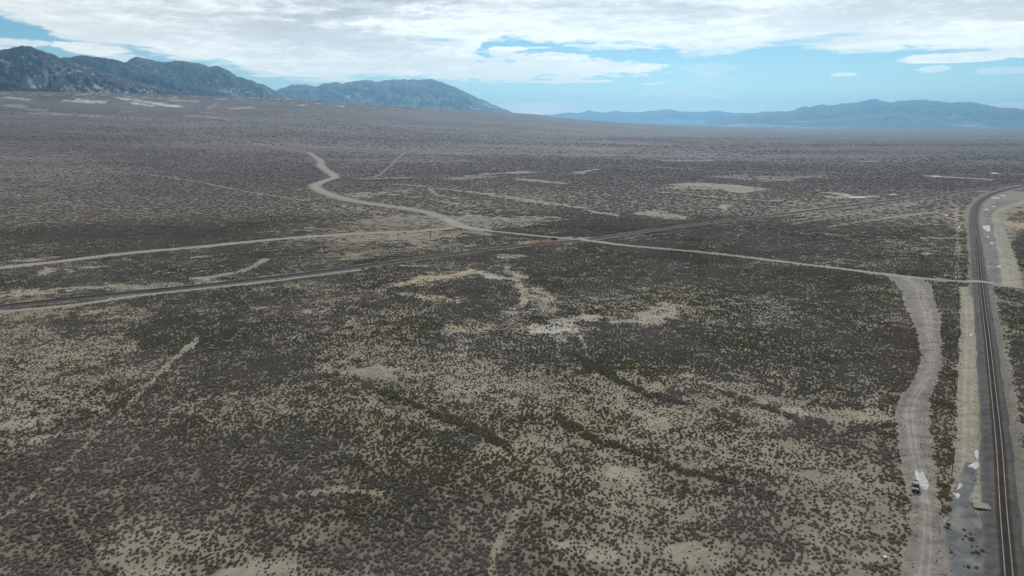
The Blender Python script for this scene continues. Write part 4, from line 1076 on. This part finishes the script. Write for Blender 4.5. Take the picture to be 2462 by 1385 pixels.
# ------------------------------------------------------------------ snow patches
M_SNOW, q, b = mat('old_snow'); co = q.node('ShaderNodeNewGeometry').outputs['Position']
q.put(b.inputs['Base Color'], q.mix(q.smooth(q.noise(co, 1.3, 5, .75), .40, .56), (.30, .29, .265), (.66, .67, .69))); b.inputs['Roughness'].default_value = .6
M_SLUSH, q, b = mat('dirty_snow'); co = q.node('ShaderNodeNewGeometry').outputs['Position']
q.put(b.inputs['Base Color'], q.mix(q.smooth(q.noise(co, .8, 5, .75), .38, .62), (.36, .36, .37), (.58, .59, .61))); b.inputs['Roughness'].default_value = .55
def snow(poly, label, mtl=None, seed=0, th=.10, z0=.07, rag=1.0):
    xs = [p[0] for p in poly]; ys = [p[1] for p in poly]; c0 = np.array([sum(xs)/len(xs), sum(ys)/len(ys)])
    P = np.array([[p[0], p[1]] for p in poly]); Q = spline([tuple(p) for p in poly]+[poly[0]], max(.8, (max(xs)-min(xs))/14))
    d = Q-c0; Q = Q+d*((fbm(Q[:, 0]*3, Q[:, 1]*5, 9, 4, seed, .65)-.5)*.55*rag)[:, None]
    V = []; rings = 4
    for qx, qy in Q:
        for k in range(rings+1):
            f_ = k/rings; u = c0+(np.array([qx, qy])-c0)*f_
            a, b_, c_ = ray(u[0], u[1]); t = -CAM_H/c_
            X_, Y_ = a*t, b_*t
            if math.hypot(X_, Y_) > 1300: X_, Y_ = at(u[0], u[1])
            V.append((X_, Y_, float(base_height(X_, Y_))+z0+math.hypot(X_, Y_)*1e-4+th*(1-f_**3)-.04*f_))
    me = grid_mesh('snow_patch', np.array(V), len(Q), rings+1, None, mtl or M_SNOW)
    if sum(p.normal.z for p in me.polygons) < 0: me.flip_normals()
    link('snow_patch', me, label=label, category='snow patch')
snow([(2203,1130),(2208,1134),(2212,1140),(2216,1133),(2221,1138),(2225,1149),(2231,1158),(2234,1168),(2230,1177),(2222,1178),(2217,1171),(2209,1168),(2207,1158),(2202,1148),(2200,1138)], 'large grey melting snow patch on the lane right behind the car', M_SLUSH, 2, .05, .06, .4)
snow([(2327,1120),(2334,1117),(2342,1113),(2350,1111),(2354,1117),(2352,1124),(2345,1129),(2338,1124),(2330,1124)], 'bright snow patch at the foot of the railway bed beyond the platform', None, 3, .1, .08, .5)
snow([(2343,1085),(2351,1082),(2353,1100),(2349,1106),(2345,1098)], 'narrow snow sliver along the edge of the railway bed', None, 4, .06, .08, .5)
snow([(2304,1164),(2310,1162),(2315,1168),(2312,1174),(2303,1178),(2299,1178),(2304,1170)], 'farther of two small snow patches on the gravel yard', None, 5, .08, .1, .5)
snow([(2292,1185),(2299,1187),(2305,1186),(2308,1193),(2302,1199),(2298,1195)], 'nearer of two small snow patches on the gravel yard', None, 6, .08, .1, .5)
snow([(2331,803),(2337,802),(2339,807),(2333,808)], 'small snow patch on the service track by the yellow bushes', None, 7, .06, .1, .6)
snow([(2362,544),(2378,542),(2381,550),(2379,557),(2371,555),(2364,548)], 'large white snow patch on the gravel strip right of the curving rails', None, 8, .1, .12, .4)
snow([(2372,568),(2378,568),(2378,571),(2373,571)], 'tiny snow patch just below the large one on the gravel strip', None, 9, .06, .12, .4)
snow([(2381,583),(2387,583),(2387,587),(2382,587)], 'small oval snow patch midway down the gravel strip', None, 10, .06, .12, .4)
snow([(2397,640),(2404,638),(2408,641),(2400,643)], 'scattered snow patch low on the gravel strip', None, 11, .06, .12, .6)
for i, (px, py, rx_, ry_, lab) in enumerate([(2393,476,11,1.6,'thin snow streak beside the bend of the rails'),(2412,471,7,1.4,'short snow streak right of the bend of the rails'),(2372,504,6,1.6,'small snow patch just inside the bend of the rails'),
        (2390,497,5,1.2,'small flat snow patch on the widest part of the gravel strip'),(2060,475,26,1.6,'long bright snow streak left of the far railway'),(2030,470,14,1.4,'shorter snow streak left of the long bright one'),
        (2305,547,3,2.4,'small snow patch on the faint track between the railways'),(2275,518,4,1.6,'small snow patch between the two railways near the bend'),(2148,468,10,1.0,'faint snow streak just above the diagonal railway'),
        (2250,424,14,1.3,'snow streak far out beyond the meeting of the railways'),(2390,417,8,1.3,'far snow patch near the right edge of the plain')]):
    snow([(px+rx_*math.cos(t), py+ry_*math.sin(t)) for t in np.linspace(0, 2*math.pi, 9)[:-1]], lab, None, 20+i, .12, .15, 1.2)

# ------------------------------------------------------------------ brush
def shrub_material(name, stops, spread=.45):
    m, q, b = mat(name)
    t = q.node('ShaderNodeAttribute', attribute_type='INSTANCER', attribute_name='tint').outputs['Fac']
    cr = q.node('ShaderNodeValToRGB'); q.put(cr.inputs[0], t)
    el_ = cr.color_ramp.elements
    while len(el_) < len(stops): el_.new(.5)
    for e_, (p_, c_) in zip(el_, stops): e_.position = p_; e_.color = (*c_, 1)
    tw = q.node('ShaderNodeAttribute', attribute_name='twig').outputs['Fac']
    f = q.m('ADD', q.m('MULTIPLY', tw, spread*2), 1-spread)
    c = q.mix(1.0, cr.outputs[0], q.comb(f, f, f), 'MULTIPLY')
    q.put(b.inputs['Base Color'], c); b.inputs['Roughness'].default_value = 1; b.inputs['Specular IOR Level'].default_value = .05
    return m
SH = [(0.0, (.350, .318, .290)), (.30, (.288, .266, .228)), (.60, (.225, .212, .152)), (.80, (.29, .265, .15)), (.90, (.27, .235, .08)), (1.0, (.34, .25, .16))]
M_SHRUB = shrub_material('sagebrush_twigs', SH)
M_FARBRUSH = shrub_material('far_sagebrush', [(p_, tuple(min(1, c_*1.42) for c_ in cc)) for p_, cc in [(0.0, (.300, .256, .244)), (.30, (.265, .230, .208)), (1.0, (.22, .20, .16))]], .25)
M_TWIG = simple('woody_stem', (.10, .08, .065), .95, .3, 8)
def tufts(nq, lobes_, rad, hgt, size, seed, flat=1.0):
    """leafy twig tips spread through a lobed low dome"""
    rr = np.random.default_rng(seed)
    cs = [(0, 0, 1.0)] + [(math.cos(a)*rad*.55, math.sin(a)*rad*.55, rr.uniform(.55, .95)) for a in rr.uniform(0, 6.28, lobes_)]
    V = []; Fc = []; tw = []
    for i in range(nq):
        cx, cy, s_ = cs[rr.integers(len(cs))]
        u = rr.uniform(0, 6.28); ph = math.acos(rr.uniform(.0, 1)); k = rr.uniform(.55, 1.0)**.5
        R_ = rad*.62*s_
        d = np.array([math.sin(ph)*math.cos(u), math.sin(ph)*math.sin(u), math.cos(ph)])
        p = np.array([cx, cy, .06]) + d*np.array([R_, R_, hgt*s_])*k
        if rr.random() < .68:                      # shoots that shingle the outside of the dome
            nn = d+rr.normal(size=3)*.38; nn /= np.linalg.norm(nn)
            sd_ = np.cross(nn, rr.normal(size=3)); sd_ /= np.linalg.norm(sd_)+1e-6
            up = np.cross(sd_, nn)
        else:                                      # shoots that stand out of it
            up = d*np.array([1, 1, 1.3])+rr.normal(size=3)*.35; up /= np.linalg.norm(up)
            sd_ = np.cross(up, rr.normal(size=3)); sd_ /= np.linalg.norm(sd_)+1e-6
        s2 = size*rr.uniform(.6, 1.3)
        b0 = len(V); p = p-up*s2*.4*(rr.random() < .6)
        V += [p-sd_*s2*.32, p+sd_*s2*.32, p+sd_*s2*.42+up*s2*.7, p+up*s2*1.05, p-sd_*s2*.42+up*s2*.7]
        Fc.append((b0, b0+1, b0+2, b0+3, b0+4)); tw += [rr.random()]*5
    return np.array(V), Fc, tw
def shrub_mesh(name, *a):
    V, Fc, tw = tufts(*a)
    me = raw_mesh(name, V, Fc, None, M_SHRUB, False)
    at_ = me.attributes.new('twig', 'FLOAT', 'POINT'); at_.data.foreach_set('value', np.array(tw, np.float32))
    return me
near_meshes = [shrub_mesh('sagebrush', 230, 3+i % 3, .62, .62, .17, 100+i) for i in range(7)]
mid_meshes = [shrub_mesh('sagebrush_mid', 70, 3, .62, .62, .28, 200+i) for i in range(5)]
def clump_mesh(name, seed):
    rr = np.random.default_rng(seed); VV = []; FF = []; TT = []
    for i in range(14):
        V, Fc, tw = tufts(22, 2, .62, .62, .5, seed*31+i)
        s_ = rr.uniform(.55, 1.1); o_ = np.array([rr.uniform(-2.4, 2.4), rr.uniform(-2.4, 2.4), 0])
        V = V*s_+o_; b0 = len(VV)
        VV += list(V); FF += [tuple(x+b0 for x in f) for f in Fc]; TT += tw
    me = raw_mesh(name, np.array(VV), FF, None, M_FARBRUSH, False)
    at_ = me.attributes.new('twig', 'FLOAT', 'POINT'); at_.data.foreach_set('value', np.array(TT, np.float32))
    return me
clump_meshes = [clump_mesh('brush_clump', 300+i) for i in range(6)]
protos = bpy.data.collections.new('brush_prototypes')
for k, me in enumerate(near_meshes[:5]+mid_meshes[:5]+clump_meshes[:6]):
    po = bpy.data.objects.new('p%02d' % k, me); protos.objects.link(po)

def scatter(r0, r1, cell, mode):
    w = math.sin(R(45))*r1
    nx = int(2*w/cell); ny = int((r1-r0*.70)/cell)
    ix, iy = np.meshgrid(np.arange(nx), np.arange(ny), indexing='ij')
    ix = ix.ravel(); iy = iy.ravel()
    x = -w+ix*cell; y = r0*.70+iy*cell
    keep = (np.hypot(x, y) > r0-2) & (np.hypot(x, y) < r1+2) & (np.abs(np.arctan2(x, y)) < R(44.5))
    x = x[keep]; y = y[keep]
    x = x+rng.uniform(-.62, .62, len(x))*cell; y = y+rng.uniform(-.62, .62, len(y))*cell
    r = np.hypot(x, y)
    pd_ = paths_mask(x, y)
    z, px, py = ground_z(x, y, pd_)
    v, pl_, px, py = ground_fields(x, y)
    if mode == 'far': pd_ = {k: np.maximum(d-3.5, 0) for k, d in pd_.items()}
    bare_ = bare_mask(x, y, px, py, pd_)
    return x, y, z, r, v*(1-bare_), pl_, px, py, bare_
# single bushes
x, y, z, r, v, pl_, px, py, br = scatter(95, 980, .98, 'near')
thk = THICK
cl = fbm(x, y, 4.6, 2, 131, .6)                                  # bushes huddle
prob = np.clip(sstep(-.3, .25, v)*.55+.22*v+(cl-.5)*1.25*(1-v*.35), 0.05, .9)*(1-br)
litter = (br > .8) & (br < .97); prob = np.where(litter, .30, prob)
roadside = (px > 2230) & (py > 700) & (py < 1215)
u = rng.random(len(x))
keep = (u < prob) & (rng.random(len(x)) < 1-sstep(780, 980, r))
x, y, z, r, v, px, py, cl, litter, thk = (a[keep] for a in (x, y, z, r, v, px, py, cl, litter, thk))
scl = (.33+.54*np.clip(v*1.05+(cl-.5)*.8, 0, 1))*(.68+.7*rng.beta(2, 2.4, len(x)))*(1+.45*thk)
scl *= np.where(rng.random(len(x)) < .10, .5, 1)*np.where(rng.random(len(x)) < .03, 1.5, 1); scl = np.where(litter, .22+.2*rng.random(len(x)), scl)
t0 = fbm(x, y, 38, 3, 141); t1 = fbm(x, y, 9, 2, 151)
olive = np.clip(np.exp(-(((px-950)/330)**2+((py-1255)/80)**2)), 0, 1)*.30+np.exp(-(((px-820)/300)**2+((py-830)/90)**2))*.12
tint = np.clip((t0-.5)*1.5+.24+(t1-.5)*.5+rng.normal(size=len(x))*.15+olive+.06-.22*sstep(350, 900, r), 0, .86)
pick = rng.random(len(x)); tint = np.where(pick > .992, .93, tint)
tint = np.where((rng.random(len(x)) < .22) & ((np.abs(px-2170) < 45) | (np.abs(px-2250) < 32)) & (py > 680), .98, tint)
rs = np.where((px > 2140) & (py > 700))[0]
# nearest bushes in view are things of their own
inview = np.where((px > 0) & (px < 2462) & (py < 1392) & (py > 0))[0]
showing = inview[np.argsort(-(scl[inview]/r[inview]))][:700]
near300 = showing[np.argsort(r[showing])][:290]
def size_word(s): return 'small' if s < .7 else ('medium-sized' if s < .95 else 'large')
def col_word(t): return 'silvery grey' if t < .28 else ('grey-brown' if t < .5 else ('olive green' if t < .75 else 'yellowish'))
def place_word(px_): return ('at the left end', 'in the middle left', 'in the middle right', 'at the right end')[min(3, int(px_//616))]
single = np.zeros(len(x), bool); single[near300] = True
for i in near300:
    o = bpy.data.objects.new('sagebrush', near_meshes[int(rng.integers(7))]); C.objects.link(o)
    o.location = (x[i], y[i], z[i]-.03); o.rotation_euler = (0, 0, rng.uniform(0, 6.28)); s_ = float(scl[i]); o.scale = (s_, s_, s_*rng.uniform(.85, 1.1))
    o['tint'] = float(tint[i])
    o['label'] = f'{size_word(s_)} {col_word(tint[i])} sagebrush bush {place_word(px[i])} of the brush along the bottom edge'
    o['category'] = 'bush'; o['group'] = 'sagebrush bushes nearest the camera'
# the uncountable rest
pidx = np.where(r < 430, rng.integers(0, 5, len(x)), rng.integers(5, 10, len(x)))
k_ = ~single
A = [np.stack([x, y, z-.03], 1)[k_], scl[k_], tint[k_], pidx[k_]]
x, y, z, r, v, pl_, px, py, br = scatter(760, 2700, 4.6, 'far')
prob = np.clip(v*.95-.18, 0.0, 1)*(1-br)
keep = (rng.random(len(x)) < prob) & (rng.random(len(x)) < sstep(760, 980, r)) & (rng.random(len(x)) < 1-sstep(1500, 2680, r))
x, y, z, r, px, py = (a[keep] for a in (x, y, z, r, px, py))
t0 = fbm(x, y, 90, 3, 161)
print('bushes', len(A[0]), 'clumps', len(x))
x2, y2, z2, r2, v2, _p, px2, py2, br2 = scatter(1900, 6500, 13.0, 'far')
st2 = fbm(x2*.35, y2, 260, 4, 171, .6)
k2 = (rng.random(len(x2)) < np.clip(v2*.5-.08+(st2-.5)*1.5, 0, .6)*(1-br2)) & (rng.random(len(x2)) < sstep(1900, 2600, r2)*(1-sstep(3800, 6500, r2)))
x2, y2, z2 = x2[k2], y2[k2], z2[k2]; print('far', len(x2))
PT = np.concatenate([A[0], np.stack([x, y, z-.05], 1), np.stack([x2, y2, z2-.3], 1)])
SC = np.concatenate([A[1], rng.uniform(.55, 1.0, len(x)), rng.uniform(1.1, 1.9, len(x2))])
TN = np.concatenate([A[2], np.clip((t0-.5)*.4+.05+rng.normal(size=len(x))*.06, 0, .25), rng.uniform(0, .12, len(x2))])
PI_ = np.concatenate([A[3], rng.integers(10, 16, len(x)+len(x2))]).astype(np.int32)
me = bpy.data.meshes.new('sagebrush_scrub'); me.vertices.add(len(PT)); me.vertices.foreach_set('co', PT.astype(np.float32).ravel())
for nm, typ, arr in (('scl', 'FLOAT', SC), ('tint', 'FLOAT', TN), ('rot', 'FLOAT', rng.uniform(0, 6.28, len(PT)))):
    a_ = me.attributes.new(nm, typ, 'POINT'); a_.data.foreach_set('value', arr.astype(np.float32))
a_ = me.attributes.new('pidx', 'INT', 'POINT'); a_.data.foreach_set('value', PI_)
scrub = link('sagebrush_scrub', me, kind='stuff')
ng = bpy.data.node_groups.new('scatter_brush', 'GeometryNodeTree')
ng.interface.new_socket('Geometry', in_out='INPUT', socket_type='NodeSocketGeometry')
ng.interface.new_socket('Geometry', in_out='OUTPUT', socket_type='NodeSocketGeometry')
g = NT(ng); gi = g.node('NodeGroupInput'); go = g.node('NodeGroupOutput')
ip = g.node('GeometryNodeInstanceOnPoints'); ci = g.node('GeometryNodeCollectionInfo')
ci.inputs['Collection'].default_value = protos; ci.inputs['Separate Children'].default_value = True; ci.inputs['Reset Children'].default_value = True
def na(nm, t):
    k = g.node('GeometryNodeInputNamedAttribute', data_type=t); k.inputs['Name'].default_value = nm; return k.outputs['Attribute']
g.l.new(gi.outputs[0], ip.inputs['Points']); g.l.new(ci.outputs[0], ip.inputs['Instance'])
ip.inputs['Pick Instance'].default_value = True
g.l.new(na('pidx', 'INT'), ip.inputs['Instance Index'])
g.l.new(g.comb(0.0, 0.0, na('rot', 'FLOAT')), ip.inputs['Rotation'])
g.l.new(na('scl', 'FLOAT'), ip.inputs['Scale'])
g.l.new(ip.outputs[0], go.inputs[0])
md = scrub.modifiers.new('scatter', 'NODES'); md.node_group = ng

# roadside bushes that stand out one by one
def bush(px, py, s_, tint_, label, group):
    x, y = at(px, py)
    o = bpy.data.objects.new('rabbitbrush' if tint_ > .85 and tint_ < .96 else 'dry_bush', near_meshes[int(rng.integers(7))]); C.objects.link(o)
    o.location = (x, y, .04); o.rotation_euler = (0, 0, rng.uniform(0, 6.28)); o.scale = (s_, s_, s_*.95)
    o['tint'] = tint_; o['label'] = label; o['category'] = 'bush'; o['group'] = group
for (px, py, s_) in [(2317,1275,.7),(2332,1284,.6),(2334,1298,1.1),(2321,1290,.6),(2315,1298,.6),(2337,1315,.5),(2349,1330,1.0),(2361,1325,.9),(2336,1330,.7),(2286,1328,.7),(2327,1363,.9),(2347,1366,.7),(2316,1362,.5)]:
    bush(px, py, s_, .92, ('large' if s_ > .85 else 'small')+' yellow-green rabbitbrush growing on the blue-grey gravel yard', 'yellow rabbitbrush on the gravel yard')
for (px, py, s_) in [(2266,1168,1.5),(2276,1170,1.3),(2264,1187,1.4),(2270,1193,1.1),(2279,1200,1.5),(2272,1221,1.3),(2280,1225,1.6),(2268,1228,1.2),(2276,1234,1.2),(2262,1236,.9),(2279,1262,.9),(2278,1270,.9),(2272,1268,.6)]:
    bush(px, py, s_, .99, ('large' if s_ > 1.15 else 'small')+' tan dry bush in the cluster between lane and gravel yard', 'tan bushes between lane and yard')
for (px, py, s_) in [(2162,1152,1.3),(2168,1160,1.3),(2160,1165,1.0),(2183,1203,1.1),(2172,1229,.9),(2150,1240,.8),(2175,1245,.7)]:
    bush(px, py, s_, .98, ('large' if s_ > .95 else 'small')+' straw-coloured bush on the left edge of the gravel lane', 'straw bushes on the lane edge')

# ------------------------------------------------------------------ haze
bm = bmesh.new(); bmesh.ops.create_cube(bm, size=1)
z0h, z1h = -14.0, 1240.0
bmesh.ops.scale(bm, vec=(80000, 80000, z1h-z0h), verts=bm.verts); bmesh.ops.translate(bm, vec=(0, 0, (z0h+z1h)/2), verts=bm.verts)
hm = bpy.data.meshes.new('haze'); bm.to_mesh(hm); bm.free()
M_HAZE = bpy.data.materials.new('haze_air'); M_HAZE.use_nodes = True; M_HAZE.node_tree.nodes.clear()
q = NT(M_HAZE.node_tree); out = q.node('ShaderNodeOutputMaterial'); pv = q.node('ShaderNodeVolumePrincipled')
pv.inputs['Color'].default_value = (.30, .64, 1.0, 1); pv.inputs['Density'].default_value = 4.1e-5; pv.inputs['Anisotropy'].default_value = 0.58
q.l.new(pv.outputs[0], out.inputs['Volume'])
hm.materials.append(M_HAZE)
link('haze', hm, kind='stuff')
